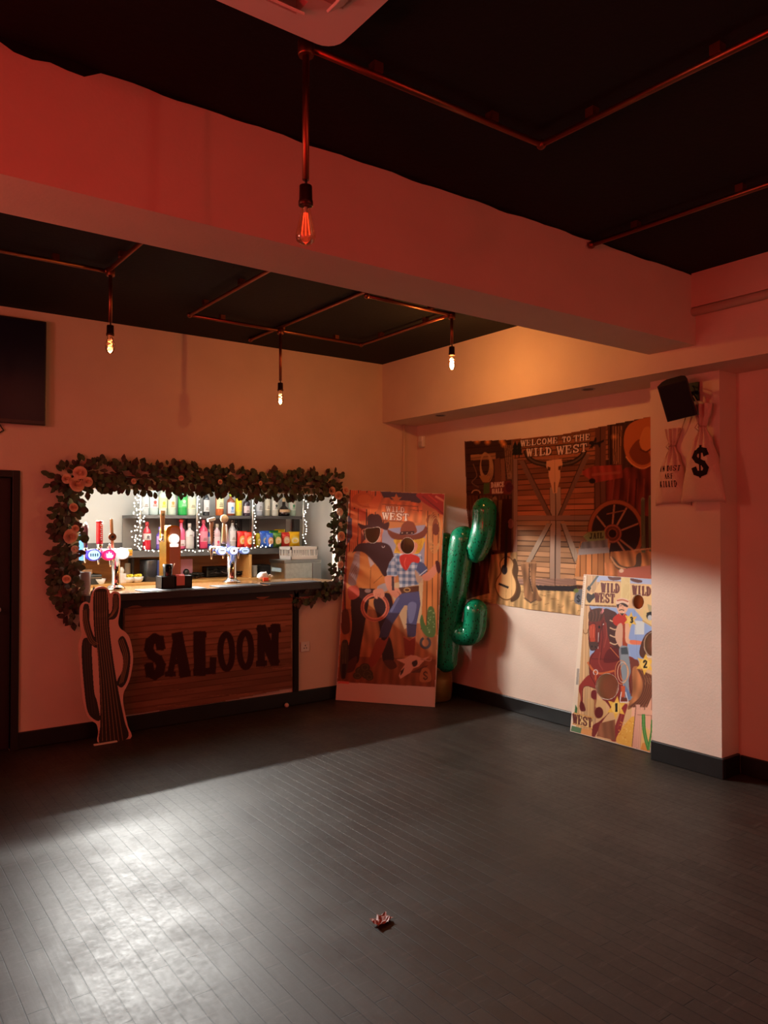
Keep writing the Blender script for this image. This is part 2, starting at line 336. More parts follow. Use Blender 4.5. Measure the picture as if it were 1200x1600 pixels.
class Art:
    def __init__(s, plane, crop, w0, w1, h0, h1, cell, bg):
        """plane: (O, U, V) of the sheet; crop: (x0, y0, scale) the tracing was read in; canvas spans u w0..w1, v h0..h1"""
        s.O, s.U, s.V = [np.array(q, float) for q in plane]; s.N = np.cross(s.U, s.V)
        if np.dot(s.N, _c - s.O) < 0: s.N = -s.N
        s.crop = crop; s.u0, s.v0, s.cell = w0, h0, cell
        s.ss = 2; s.nx = int((w1 - w0) / cell) + 1; s.ny = int((h1 - h0) / cell) + 1
        X, Y = s.nx * s.ss, s.ny * s.ss
        s.img = np.empty((Y, X, 3)); s.img[:] = bg
        s.cu = w0 + (np.arange(X) + 0.5) * cell / s.ss; s.cv = h0 + (np.arange(Y) + 0.5) * cell / s.ss
        s.mask = np.ones((Y, X), bool)
    def uv(s, p):
        if s.crop is None: return p
        d = ray(s.crop[0] + p[0] / s.crop[2], s.crop[1] + p[1] / s.crop[2])
        n = np.cross(s.U, s.V); t = np.dot(s.O - _c, n) / np.dot(d, n); q = _c + d * t - s.O
        return (float(q @ s.U) / float(s.U @ s.U), float(q @ s.V) / float(s.V @ s.V))
    def inside(s, uvs):
        a = np.array(uvs); x0, y0 = a.min(0); x1, y1 = a.max(0)
        i0, i1 = np.searchsorted(s.cu, [x0, x1]); j0, j1 = np.searchsorted(s.cv, [y0, y1])
        if i1 <= i0 or j1 <= j0: return None
        gx, gy = s.cu[i0:i1][None, :], s.cv[j0:j1][:, None]
        ins = np.zeros((j1 - j0, i1 - i0), bool); n = len(a)
        for k in range(n):
            xa, ya = a[k]; xb, yb = a[(k + 1) % n]
            if ya == yb: continue
            c = ((ya > gy) != (yb > gy)) & (gx < (xb - xa) * (gy - ya) / (yb - ya) + xa)
            ins ^= c
        return (slice(j0, j1), slice(i0, i1)), ins
    def poly(s, pts, col, smooth=False, alpha=1.0, var=0.0, plaid=None):
        if smooth: pts = catmull(pts)
        r = s.inside([s.uv(p) for p in pts])
        if r is None: return
        sl, ins = r; a = ins[..., None] * alpha; c = np.array(col, float)[None, None, :] * np.ones(ins.shape + (1,))
        if var: c = c * (1 + var * (s.grain(sl, 90, 9) - .5))[..., None]
        if plaid is not None:
            gu = np.floor(s.cu[sl[1]] / plaid[0]).astype(int) % 2; gv = np.floor(s.cv[sl[0]] / plaid[0]).astype(int) % 2
            k = (gu[None, :] + gv[:, None]) / 2.0; c = c * (1 - k[..., None]) + np.array(plaid[1], float) * k[..., None]
        s.img[sl] = s.img[sl] * (1 - a) + c * a
    def grain(s, sl, fu, fv, seed=0):
        u = s.cu[sl[1]][None, :]; v = s.cv[sl[0]][:, None]
        return 0.5 + 0.25 * np.sin(fu * u + 2.2 * np.sin(fv * v + seed)) + 0.25 * np.sin(fu * 0.37 * u + 3.1 + fv * 1.9 * v + 1.3 * np.sin(9 * v + 5 * u))
    def planks(s, pts, col, n, amt=0.35, horiz=True, dark=(40, 24, 16)):
        """wood boards: n boards with grain and dark joints"""
        uvs = [s.uv(p) for p in pts]; r = s.inside(uvs)
        if r is None: return
        sl, ins = r; u = s.cu[sl[1]][None, :] * np.ones(ins.shape); v = s.cv[sl[0]][:, None] * np.ones(ins.shape)
        a = np.array(uvs); lo, hi = (a[:, 1].min(), a[:, 1].max()) if horiz else (a[:, 0].min(), a[:, 0].max())
        q = ((v if horiz else u) - lo) / (hi - lo) * n; k = np.floor(q); fr = q - k
        along = u if horiz else v
        tone = 1 + amt * (0.6 * np.sin(k * 12.9 + 1.7) + 0.4 * np.sin(along * 5 + k * 4.1)) * 0.6
        gr = 1 + amt * 0.5 * np.sin(fr * 26 + 3 * np.sin(along * 7 + k * 2.3) + k * 3) * np.sin(along * 3.1 + k)
        c = np.array(col, float)[None, None, :] * (tone * gr)[..., None]
        j = (fr < 0.07) | (fr > 0.96); c[j] = np.array(dark)
        s.img[sl] = np.where(ins[..., None], c, s.img[sl])
    def line(s, pts, wd, col, smooth=False, alpha=1.0):
        if smooth: pts = catmull(pts, 6, False)
        P = [np.array(p, float) for p in pts]
        for a, b in zip(P[:-1], P[1:]):
            d = b - a; ln = np.hypot(*d)
            if ln < 1e-6: continue
            n = np.array([-d[1], d[0]]) / ln * wd / 2; e = d / ln * wd * 0.25
            s.poly([a - e + n, b + e + n, b + e - n, a - e - n], col, alpha=alpha)
    def ell(s, cx, cy, rx, ry, col, rot=0.0, alpha=1.0, glow=False):
        k = 26; cr, sr = math.cos(rot), math.sin(rot)
        E = lambda f: [(cx + f * (rx * math.cos(2 * PI * i / k) * cr - ry * math.sin(2 * PI * i / k) * sr), cy + f * (rx * math.cos(2 * PI * i / k) * sr + ry * math.sin(2 * PI * i / k) * cr)) for i in range(k)]
        if glow:
            for f, al in ((1, .25), (.75, .3), (.5, .4), (.3, .6)): s.poly(E(f), col, alpha=al)
        else: s.poly(E(1), col, alpha=alpha)
    def ring(s, cx, cy, rx, ry, wd, col, a0=0, a1=360, n=40):
        s.line([(cx + rx * math.cos(math.radians(a0 + (a1 - a0) * i / n)), cy + ry * math.sin(math.radians(a0 + (a1 - a0) * i / n))) for i in range(n + 1)], wd, col)
    def text(s, txt, p0, p1, h, wd, col, gap=0.18, up=None, outline=None):
        """slab lettering along the baseline p0 -> p1 (crop pixels), letter height h"""
        n = len(txt); d = (np.array(p1, float) - np.array(p0, float)) / n
        sg = -1 if s.crop is not None else 1
        U = np.array(up, float) if up is not None else np.array((0, sg * h), float)
        for pas in ((1, outline), (0, col)):
            if pas[1] is None: continue
            for i, ch in enumerate(txt):
                o = np.array(p0, float) + d * (i + gap / 2)
                for st, k in GL.get(ch, []):
                    s.line([o + d * (1 - gap) * q[0] + U * q[1] for q in st], wd * k + (wd * 0.9 if pas[0] else 0), pas[1])
    def clip(s, loop, holes=()):
        s.mask[:] = False; r = s.inside(loop)
        if r: s.mask[r[0]] = r[1]
        for h in holes:
            r = s.inside(h)
            if r: s.mask[r[0]] &= ~r[1]
    def build(s, name, parent, m, off=0.0015, pos=None, world=True, fade=None):
        ss = s.ss; c = s.img.reshape(s.ny, ss, s.nx, ss, 3).mean((1, 3)); mk = s.mask.reshape(s.ny, ss, s.nx, ss).mean((1, 3)) > 0.5
        if fade is not None: c = fade(c)
        uu = s.u0 + (np.arange(s.nx) + 0.5) * s.cell; vv = s.v0 + (np.arange(s.ny) + 0.5) * s.cell
        gu, gv = np.meshgrid(uu, vv)
        if pos is None: P = s.O + gu[..., None] * s.U + gv[..., None] * s.V + s.N * off
        else: P = pos(gu, gv)
        idx = np.arange(s.nx * s.ny).reshape(s.ny, s.nx)
        fm = mk[:-1, :-1] & mk[1:, :-1] & mk[:-1, 1:] & mk[1:, 1:]
        q = np.stack([idx[:-1, :-1], idx[:-1, 1:], idx[1:, 1:], idx[1:, :-1]], -1)[fm]
        used = np.unique(q); remap = np.full(s.nx * s.ny, -1); remap[used] = np.arange(len(used))
        me = bpy.data.meshes.new(name); me.from_pydata(P.reshape(-1, 3)[used].tolist(), [], remap[q].tolist())
        at = me.color_attributes.new('print_colour', 'FLOAT_COLOR', 'POINT')
        rgba = np.ones((len(used), 4), np.float32); rgba[:, :3] = lin_np(c.reshape(-1, 3)[used]); at.data.foreach_set('color', rgba.ravel())
        me.polygons.foreach_set('use_smooth', np.ones(len(me.polygons), bool))
        me.update()
        # front faces look along N
        if pos is None and len(me.polygons) and np.dot(np.array(me.polygons[0].normal), s.N) < 0: me.flip_normals()
        return link(name, me, m, parent, world)

# ------------------------------------------------------------------ the room
Y0, X1, X0, ZC = 5.92, 4.76, 4.33, 3.14      # bar wall, right wall, bulkhead face, ceiling
YB0, YB1, ZB = 2.64, 2.97, 2.705             # beam front, back, underside
XL, YR, YK = -1.6, -2.6, 7.62                # left wall, rear wall, back wall of the bar
OX0, OX1, OZ0, OZ1 = 1.53, 3.84, 1.03, 1.87  # the serving opening
PX, PY0, PY1 = 4.56, 2.62, 3.12              # pillar
fl = MB(); fl.box(XL - .2, X1 + .2, YR - .2, YK + .2, -.1, 0); struct('floor', fl, floor_mat(), 'black worn narrow floorboards')
b = MB(); b.box(XL, X1, YR, Y0, ZC, ZC + .1); struct('ceiling', b, M_CEIL, 'black painted ceiling')
WT = 0.13
b = MB()
b.box(XL, .22, Y0, Y0 + WT, 0, ZC); b.box(.22, 1.07, Y0, Y0 + WT, 1.93, ZC); b.box(1.07, OX0, Y0, Y0 + WT, 0, ZC)
b.box(OX0, OX1, Y0, Y0 + WT, 0, OZ0); b.box(OX0, OX1, Y0, Y0 + WT, OZ1, ZC); b.box(OX1, X1 + .12, Y0, Y0 + WT, 0, ZC)
struct('wall_back', b, M_WALL, 'cream wall with the bar opening')
b = MB(); b.box(X1, X1 + .12, YR, Y0, 0, ZC); struct('wall_right', b, M_WALL, 'cream wall behind the tapestry')
b = MB(); b.box(XL - .12, XL, YR, Y0, 0, ZC); struct('wall_left', b, M_WALL)
b = MB(); b.box(XL - .12, X1 + .12, YR - .12, YR, 0, ZC); struct('wall_rear', b, M_WALL)
b = MB(); b.box(X0, X1, YR, Y0, 2.575, ZC); struct('trim_1', b, M_WALL, 'boxed bulkhead along the top of the right wall')
b = MB(); b.box(XL, X0, YB0, YB1, ZB, ZC); struct('trim_2', b, M_WALL, 'deep painted ceiling beam')
b = MB(); b.box(PX, X1, PY0, PY1, 0, 2.575); struct('trim_3', b, M_WALL, 'square pillar against the right wall')
b = MB(); b.box(X0 - .045, X0, YR, YB0, 2.93, ZC); struct('trim_4', b, M_WALL, 'boxing along the ceiling above the pipe')
b = MB(); pr_ = []
for k in range(110):
    x = XL + .02 + (X0 - XL - .04) * k / 109; pr_.append((x, .034 + .006 * math.sin(x * 40) if .47 < x < .73 else .006 + .005 * math.sin(x * 17) * math.sin(x * 5.3) + random.uniform(0, .003)))
b.slab([(XL + .02, ZC - .0005), (X0 - .02, ZC - .0005)] + [(x, ZC - h_) for x, h_ in reversed(pr_)], (0, YB0 - .0015, 0), (1, 0, 0), (0, 0, 1), (0, -1, 0), .001)
struct('trim_7', b, M_CEIL, 'uneven edge of black ceiling paint along the beam top')
SK = 0.12
def skirt(name, x0, x1, y0, y1):
    b = MB(); b.box(x0, x1, y0, y1, 0, SK, 0.006); return struct(name, b, M_SKIRT, 'black skirting board')
skirt('baseboard_back', 1.10, X1 - .018, Y0 - .018, Y0); skirt('baseboard_left', XL, .19, Y0 - .018, Y0)
skirt('baseboard_right', X1 - .018, X1, PY1, Y0 - .018)
b = MB(); b.box(PX - .02, PX, PY0 - .02, PY1, 0, SK + .01, .006); b.box(PX, X1 - .018, PY0 - .02, PY0, 0, SK + .01, .006); struct('baseboard_pillar', b, M_SKIRT)
skirt('baseboard_front', X1 - .018, X1, YR, PY0 - .02)
# door at the left edge
d = MB(); d.box(.22, 1.07, Y0 + .04, Y0 + .085, 0.005, 1.93); door = struct('door_1', d, mat('dark_stained_door', (34, 18, 14), .5), 'dark door at the left end of the bar wall')
d = MB(); d.box(.17, .22, Y0 - .025, Y0 + .1, 0, 1.98, .004); d.box(1.07, 1.12, Y0 - .025, Y0 + .1, 0, 1.98, .004); d.box(.22, 1.07, Y0 - .025, Y0 + .1, 1.93, 1.98, .004)
d.build('door_frame', mat('black_door_frame', (20, 14, 13), .5), door)
d = MB(); d.lathe([(.02, 0), (.02, .01), (.008, .012), (.008, .04), (.022, .045), (.022, .065)], (.98, Y0 + .035, 1.0), 12, Matrix.Rotation(PI / 2, 4, 'X')); d.build('door_handle', M_STEEL, door)

# the bar room behind the opening
BX0, BX1, BZ = 0.9, 4.42, 2.12
b = MB(); b.box(BX0, BX1 + .1, YK, YK + .1, 0, BZ); struct('wall_bar_back', b, M_BARWHITE, 'white wall at the back of the bar')
b = MB(); b.box(BX1, BX1 + .1, Y0 + WT, YK, 0, BZ); struct('wall_bar_right', b, M_BARWHITE)
b = MB(); b.box(BX0 - .1, BX0, Y0 + WT, YK + .1, 0, BZ); struct('wall_bar_left', b, M_BARWHITE)
b = MB(); b.box(BX0 - .1, BX1 + .1, Y0 + WT, YK + .1, BZ, BZ + .08); struct('ceiling_bar', b, M_BARWHITE)
t = thing('batten_light', 'white fluorescent batten under the ceiling inside the bar', 'light', (2.75, 6.98, 2.08))
b = MB(); b.box(1.75, 3.75, 6.955, 7.005, 2.06, 2.12); b.build('housing', M_WHITE, t)
b = MB(); b.tube([(1.8, 6.98, 2.03), (3.7, 6.98, 2.03)], .018, 12); b.build('tube', mat('lit_tube', (250, 250, 245), .5, emit=(236, 246, 255), es=BATTEN), t)
b = MB(); b.box(1.775, 1.80, 6.965, 6.995, 2.005, 2.065); b.build('end_cap', M_WHITE, t)
b = MB(); b.box(3.70, 3.725, 6.965, 6.995, 2.005, 2.065); b.build('end_cap', M_WHITE, t)

# ------------------------------------------------------------------ ceiling: pipes, pendants, air conditioner
def pipe_run(label, pts, z=3.10, group='copper pipe runs on the ceiling'):
    t = thing('conduit_run', label, 'pipe', (pts[0][0], pts[0][1], z), group=None)
    for a, c in zip(pts[:-1], pts[1:]):
        b = MB(); b.tube([(a[0], a[1], z), (c[0], c[1], z)], .0125, 10); b.build('pipe', M_COPPER, t)
        n = max(2, int(math.dist(a, c) / .7) + 1)
        for k in range(n):
            f = (k + .5) / n; p = (a[0] + (c[0] - a[0]) * f, a[1] + (c[1] - a[1]) * f)
            q = MB(); q.box(p[0] - .018, p[0] + .018, p[1] - .018, p[1] + .018, z + .008, ZC); q.build('bracket', M_COPPER, t)
    for p in pts:
        b = MB(); b.ball((p[0], p[1], z), .02, 10); b.build('elbow', M_COPPER, t)
    return t
pipe_run('copper pipe on the bar ceiling running in from the left edge to the left pendant', [(-.4, 4.60), (1.34, 4.60), (1.36, YB1 + .02)])
pipe_run('copper pipe rectangle on the bar ceiling around the middle pendant', [(2.11, YB1 + .02), (2.10, 5.215), (3.605, 5.23), (3.605, 4.10), (2.86, 4.085)])
pipe_run('copper pipe crossing the bar ceiling above the middle pendant', [(2.86, YB1 + .02), (2.83, 5.72)], 3.10 + .0262)
pipe_run('long copper pipe on the front ceiling turning a corner over the floor', [(1.208, 2.055), (2.27, 2.04), (2.33, .6)])
pipe_run('copper pipe on the front ceiling by the right wall', [(3.31, YB0 - .02), (3.37, 1.0)])

GLASSB = glass('clear_bulb_glass', (250, 236, 214), .3)
def pendant(label, x, y, zb, lit=0, shape='pear', drop_r=.011, amber=False):
    """pipe drop, bare lamp holder, filament bulb; zb is the bottom of the bulb"""
    t = thing('pendant_lamp', label, 'lamp', (x, y, 3.10), group='bare bulb pendants on pipe drops')
    hb = .118 if shape == 'pear' else .105
    zs = zb + hb; b = MB(); b.tube([(x, y, 3.10), (x, y, zs + .085)], drop_r, 10); b.lathe([(.024, 3.07), (.026, 3.075), (.026, 3.115), (.018, 3.12)], (x, y, 0), 12); b.build('drop_pipe', M_COPPER, t)
    b = MB(); b.tube([(x, y, zs + .09), (x + .003, y, zs + .065)], .004, 6); b.build('flex', M_BLACK, t)
    b = MB(); b.lathe([(.012, zs + .068), (.02, zs + .066), (.021, zs + .02), (.023, zs + .018), (.023, zs + .004), (.019, zs + .002)], (x, y, 0), 14); b.build('lamp_holder', mat('bronze_holder', (74, 48, 34), .4, .7), t)
    b = MB()
    if shape == 'pear': prof = [(.012, zs + .004), (.014, zs - .004), (.018, zs - .03), (.028, zs - .07), (.032, zs - .09), (.029, zs - .106), (.018, zs - .116), (.001, zs - .118)]
    else: prof = [(.012, zs + .004), (.015, zs - .006), (.024, zs - .03), (.028, zs - .05), (.026, zs - .075), (.018, zs - .095), (.001, zs - .105)]
    b.lathe(prof, (x, y, 0), 18, cap=False); b.build('bulb_glass', GLASSB, t)
    b = MB()
    if shape == 'pear':
        for k in range(6):
            a = 2 * PI * k / 6; b.tube([(x + .006 * math.cos(a), y + .006 * math.sin(a), zs - .02), (x + .014 * math.cos(a), y + .014 * math.sin(a), zs - .085)], .0016, 6)
    else:
        b.tube([(x + .012 * math.cos(k * .9), y + .012 * math.sin(k * .9), zs - .02 - k * .0035) for k in range(18)], .0022, 6)
    col = (255, 186, 96)
    b.build('filament', mat('filament_%d' % lit, col, .4, emit=(255, 214, 150) if lit > 7 else ((255, 150, 80) if lit > 3 else (255, 60, 30)), es=lit), t)
    b = MB(); b.tube([(x, y, zs), (x, y, zs - .03)], .005, 6); b.build('stem', M_WHITE, t)
    return zs
zl = pendant('lit glowing filament bulb pendant nearest the orange bulkhead', 3.617, 4.102, 2.70, 260, 'tear')
lo = lamp('bulb_light', 'POINT', (3.617, 4.102, 2.75), BULB_W, BULB_C, .02)
pendant('dim spiral bulb pendant above the left part of the bar, beside the television', 1.354, 4.584, 2.605, 5, 'tear')
pendant('small dim bulb pendant hanging in front of the middle of the bar wall', 2.835, 5.215, 2.52, 8, 'tear')
pendant('unlit pear bulb pendant in front of the ceiling beam, nearest the viewer', 1.206, 2.056, 2.475, 2, 'pear')  # unlit, yet its filament is given a faint red glow

t = thing('air_conditioner', 'square ceiling cassette air conditioner with open louvre flaps', 'air conditioner', (.76, 1.47, ZC))
cx, cy, hw, z = .765, 1.475, .475, 3.045
b = MB(); rc = .06
loop = []
for sx, sy, a0 in ((1, 1, 0), (-1, 1, 90), (-1, -1, 180), (1, -1, 270)):
    for k in range(6):
        a = math.radians(a0 + 18 * k); loop.append((cx + sx * (hw - rc) + rc * math.cos(a), cy + sy * (hw - rc) + rc * math.sin(a)))
slots = [[(cx - .30, cy + s * .33), (cx + .30, cy + s * .33), (cx + .30, cy + s * .395), (cx - .30, cy + s * .395)] for s in (1, -1)] + \
        [[(cx + s * .33, cy - .30), (cx + s * .395, cy - .30), (cx + s * .395, cy + .30), (cx + s * .33, cy + .30)] for s in (1, -1)]
b.slab(loop, (0, 0, z), (1, 0, 0), (0, 1, 0), (0, 0, -1), .045, slots); b.build('fascia_panel', M_WHITE, t)
b = MB(); b.box(cx - .42, cx + .42, cy - .42, cy + .42, z + .05, ZC); b.build('casing', M_BLACK, t)
for k, (dx, dy) in enumerate(((0, 1), (0, -1), (1, 0), (-1, 0))):
    b = MB()
    Mx = Matrix.Translation((cx + dx * .365, cy + dy * .365, z - .012)) @ Matrix.Rotation(PI / 2 if dx else 0, 4, 'Z') @ Matrix.Rotation(math.radians(38 * (dy if dy else -dx)), 4, 'X')
    b.box(-.295, .295, -.033, .033, -.004, .004, .002, Mx); b.build('flap', mat('cassette_flap', (235, 225, 218), .35), t)
b = MB(); b.box(cx - .24, cx + .24, cy - .24, cy + .24, z - .006, z + .0, .003); b.build('grille', mat('grille_white', (205, 200, 194), .5), t)

for lab, px, py in (('dark recessed downlight in the bulkhead underside above the tapestry', 919, 608), ('dark recessed downlight in the bulkhead underside near the corner', 688, 649)):
    p = onz(px, py, 2.575); t = thing('downlight', lab, 'light', p, group=None)
    b = MB(); b.lathe([(.045, -.004), (.05, -.003), (.05, .0), (.034, .0)], p, 20, cap=False); b.build('rim', M_STEEL, t)
    b = MB(); b.lathe([(.038, -.0025), (.001, -.002)], p, 20, cap=False); b.build('lens', M_BLACK, t)

# right wall small fittings
p = onx(655, 691, X1); t = thing('motion_sensor', 'small white motion sensor on the right wall by the corner', 'sensor', (X1, p[1] - .07, p[2]))
b = MB(); b.box(X1 - .045, X1, p[1] - .10, p[1] - .035, p[2] - .06, p[2] + .055, .012); b.build('housing', M_WHITE, t)
b = MB(); b.box(X1 - .05, X1 - .04, p[1] - .092, p[1] - .043, p[2] - .048, p[2] - .0, .004); b.build('lens', mat('sensor_lens', (205, 200, 190), .3), t)
b = MB(); b.tube([(4.58, Y0 - .016, .12), (4.58, Y0 - .016, 2.575)], .013, 10); tag(b.build('wall_pipe', M_WALL), 'thin painted pipe running down the bar wall by the corner', 'pipe')
b = MB(); b.tube([(X0 - .028, YB0 - .0, 2.905), (X0 - .028, YR + .1, 2.905)], .026, 12); tag(b.build('painted_pipe', M_WALL), 'painted pipe along the bulkhead to the right of the beam', 'pipe')
p = ony(476, 1010, Y0); t = thing('power_socket', 'white double power socket on the wall under the bar end', 'socket', (p[0], Y0, p[2]))
b = MB(); b.box(p[0] - .045, p[0] + .045, Y0 - .012, Y0, p[2] - .045, p[2] + .045, .004); b.build('plate', M_WHITE, t)
b = MB()
for dx in (-.012, .012): b.box(p[0] + dx - .004, p[0] + dx + .004, Y0 - .0135, Y0 - .01, p[2] - .018, p[2] - .008)
b.box(p[0] - .004, p[0] + .004, Y0 - .0135, Y0 - .01, p[2] + .004, p[2] + .016); b.build('holes', M_BLACK, t)
b = MB(); b.box(p[0] + .02, p[0] + .034, Y0 - .016, Y0 - .01, p[2] + .01, p[2] + .03, .002); b.build('switch', M_WHITE, t)

# television
t = thing('television', 'flat black television high on the bar wall at the left edge', 'television', (.72, Y0, 2.66))
x0, x1, z0, z1 = .15, 1.275, 2.305, 3.055
b = MB(); b.box(x0, x1, Y0 - .085, Y0 - .045, z0, z1, .006); b.build('bezel', mat('tv_bezel', (42, 34, 32), .3), t)
b = MB(); b.box(x0 + .012, x1 - .012, Y0 - .0875, Y0 - .084, z0 + .03, z1 - .012); b.build('screen', mat('tv_screen', (12, 16, 44), .35), t)
b = MB(); b.box(.5, .95, Y0 - .045, Y0 - .001, 2.45, 2.9); b.build('wall_bracket', M_BLACK, t)
b = MB(); b.tube([(.96, Y0 - .03, 2.33), (1.01, Y0 - .02, 2.26), (.93, Y0 - .012, 2.20), (.85, Y0 - .01, 2.05)], .006, 6); b.build('cable', M_BLACK, t)

# ------------------------------------------------------------------ tapestry on the right wall
def planeY(Y): return ((0, Y, 0), (1, 0, 0), (0, 0, 1))
def bounds(pl, crop, pts):
    a = Art.__new__(Art); a.O, a.U, a.V = [np.array(q, float) for q in pl]; a.crop = crop
    return [a.uv(p) for p in pts]
D = (720, 640, 3.871)
PLT = ((X1 - .012, 6, 0), (0, -1, 0), (0, 0, 1))          # u runs towards the viewer, v up
cor = bounds(PLT, D, [(32, 190), (30, 1150), (700, 1248), (1180, 30)])
u0 = cor[0][0]; u1 = 6 - PY1 - .012; v0 = min(cor[1][1], cor[2][1]) - .01; v1 = max(cor[0][1], cor[3][1]) + .01
A = Art(PLT, D, u0, u1, v0, v1, .0052, (72, 42, 28))
A.planks([(30, 180), (1300, 0), (1300, 1300), (30, 1250)], (84, 50, 34), 12, .35, False)
A.planks([(40, 200), (310, 170), (320, 520), (40, 520)], (70, 42, 30), 9, .3)
for x, y in ((165, 196), (250, 190), (262, 212), (105, 192), (590, 150), (930, 165), (1055, 110)): A.ell(x, y, 22, 22, (250, 160, 80), glow=True)
A.planks([(315, 172), (890, 95), (895, 300), (318, 300)], (138, 84, 54), 7, .35)
A.line([(318, 300), (895, 300)], 8, (160, 110, 78)); A.line([(312, 175), (320, 860)], 10, (112, 80, 62))
A.planks([(345, 302), (812, 300), (810, 640), (345, 640)], (150, 88, 58), 11, .5)
A.planks([(345, 672), (815, 672), (760, 1065), (345, 1065)], (176, 130, 92), 13, .5)  # lower door planks paler: white light from the bar painted in
A.planks([(815, 110), (880, 100), (880, 700), (815, 700)], (92, 56, 42), 2, .3, False)
G1 = (132, 100, 84); G2 = (150, 122, 102)
A.planks([(318, 300), (346, 300), (346, 870), (318, 870)], G1, 1, .3, False)
A.planks([(538, 470), (606, 470), (604, 1062), (540, 1062)], G2, 2, .25, False)
A.planks([(340, 640), (805, 640), (805, 674), (340, 674)], G1, 1, .3)
A.planks([(345, 1022), (700, 1022), (700, 1062), (345, 1062)], G1, 1, .3)
for q in ([(352, 308), (388, 308), (548, 640), (518, 640)], [(752, 268), (788, 268), (612, 640), (588, 640)]): A.poly(q, (118, 84, 68)); 
for q in ([(520, 685), (548, 690), (432, 922), (398, 922)], [(604, 690), (632, 688), (716, 885), (690, 925)]): A.poly(q, (160, 138, 116))  # lower braces paler too, the same light painted in
for a, c in (((388, 308), (548, 640)), ((752, 268), (588, 640)), ((548, 690), (432, 922)), ((604, 690), (690, 925)), ((572, 500), (572, 1062))): A.line([a, c], 4, (52, 32, 24))
# ground, straw, shelf
A.poly([(60, 1100), (200, 1050), (345, 1060), (700, 1085), (1300, 1050), (1300, 1340), (30, 1250)], (196, 156, 104), var=.5)
A.poly([(160, 880), (345, 860), (345, 1080), (150, 1080)], (186, 146, 96), var=.6)
for k in range(90):
    x = random.uniform(60, 1000); y = random.uniform(1080, 1230); A.line([(x, y), (x + random.uniform(-40, 40), y + random.uniform(-8, 8))], 2.5, random.choice([(222, 184, 130), (150, 110, 70), (120, 84, 52)]))
A.poly([(40, 850), (185, 870), (165, 1000), (175, 1110), (25, 1150)], (96, 54, 38), var=.6); A.poly([(455, 1062), (705, 1068), (705, 1102), (470, 1092)], (52, 44, 44))  # dark lower left patch paints in the inflatable cactus's shadow
# skull with horns
for q in ([(398, 252), (415, 290), (455, 318), (525, 335)], [(612, 332), (680, 318), (730, 285), (752, 250)]):
    A.line(q, 30, (48, 34, 28), True); A.line(q, 12, (92, 72, 58), True)
A.poly([(522, 312), (560, 304), (612, 300), (618, 330), (602, 372), (604, 410), (590, 460), (582, 505), (558, 506), (548, 460), (534, 405), (534, 372), (520, 345)], (214, 158, 116))
A.poly([(528, 345), (546, 350), (542, 372), (530, 366)], (78, 44, 30)); A.poly([(592, 344), (612, 338), (604, 366), (592, 366)], (78, 44, 30)); A.line([(568, 440), (568, 500)], 6, (120, 74, 50))
# lettering
A.text('WELCOME', (366, 222), (588, 202), 34, 8, (226, 200, 182), outline=(44, 24, 18)); A.text('TO', (612, 198), (668, 192), 32, 8, (226, 200, 182), outline=(44, 24, 18)); A.text('THE', (682, 194), (785, 182), 36, 8, (226, 200, 182), outline=(44, 24, 18))
A.text('WILD', (402, 283), (552, 272), 44, 10, (226, 198, 178), outline=(44, 24, 18)); A.text('WEST', (582, 272), (768, 252), 48, 10, (226, 198, 178), outline=(44, 24, 18))
for x in (332, 356):
    for k in range(3): A.poly([(x - 22 + k * 3, 275 - k * 22), (x, 225 - k * 18), (x + 22 - k * 3, 275 - k * 22)], (30, 32, 28))
    A.line([(x, 270), (x, 290)], 5, (30, 26, 22))
A.poly([(790, 190), (820, 200), (850, 190), (868, 182), (866, 196), (850, 205), (842, 232), (832, 214), (808, 216), (795, 240), (790, 214), (776, 208)], (34, 26, 24), True); A.poly([(806, 195), (814, 168), (824, 172), (822, 198)], (34, 26, 24)); A.line([(800, 214), (782, 236)], 6, (34, 26, 24))
# hanging gear at the top left
A.planks([(66, 275), (212, 262), (212, 300), (66, 308)], (150, 104, 66), 2, .3)
for k in range(5): A.ring(150 + k * 2, 330 + k * 6, 26 + k * 3, 70 + k * 4, 5, (176, 128, 82))
A.poly([(112, 400), (185, 400), (165, 440), (135, 440)], (164, 112, 66))
for k in range(9): A.line([(262 + k * 6, 215), (272 + k * 5, 320), (282 + k * 3.5, 420)], 3, (176, 132, 96) if k % 2 else (110, 74, 52), True)
A.line([(80, 330), (100, 400), (70, 440), (110, 470)], 6, (120, 84, 60), True); A.ring(95, 505, 24, 18, 6, (190, 150, 110), 180, 360)
A.poly([(205, 300), (235, 290), (245, 430), (205, 440)], (110, 66, 44)); A.poly([(240, 300), (265, 295), (270, 430), (245, 435)], (130, 84, 56))
for k in range(9): A.line([(915 + k * 8, 100), (918 + k * 7, 210), (925 + k * 6, 330)], 3.5, (196, 140, 100) if k % 2 else (116, 70, 48), True)
# dance hall sign
A.poly([(152, 440), (300, 430), (322, 470), (300, 512), (150, 512)], (108, 42, 38)); A.poly([(140, 446), (175, 440), (175, 506), (138, 512)], (74, 92, 44)); A.ell(292, 470, 22, 30, (78, 28, 40))
A.text('DANCE', (182, 472), (262, 466), 30, 6, (222, 190, 160)); A.text('HALL', (188, 508), (256, 504), 28, 6, (222, 190, 160))
A.ell(205, 545, 14, 20, (150, 112, 76)); A.poly([(192, 545), (218, 545), (218, 860), (192, 860)], (118, 84, 56)); A.poly([(228, 550), (250, 545), (250, 850), (226, 850)], (126, 92, 62)); A.poly([(195, 770), (212, 760), (222, 850), (190, 850)], (206, 178, 130))
A.poly([(250, 540), (312, 540), (312, 860), (240, 860)], (60, 24, 22)); A.ell(305, 690, 18, 30, (196, 120, 110), alpha=.5)
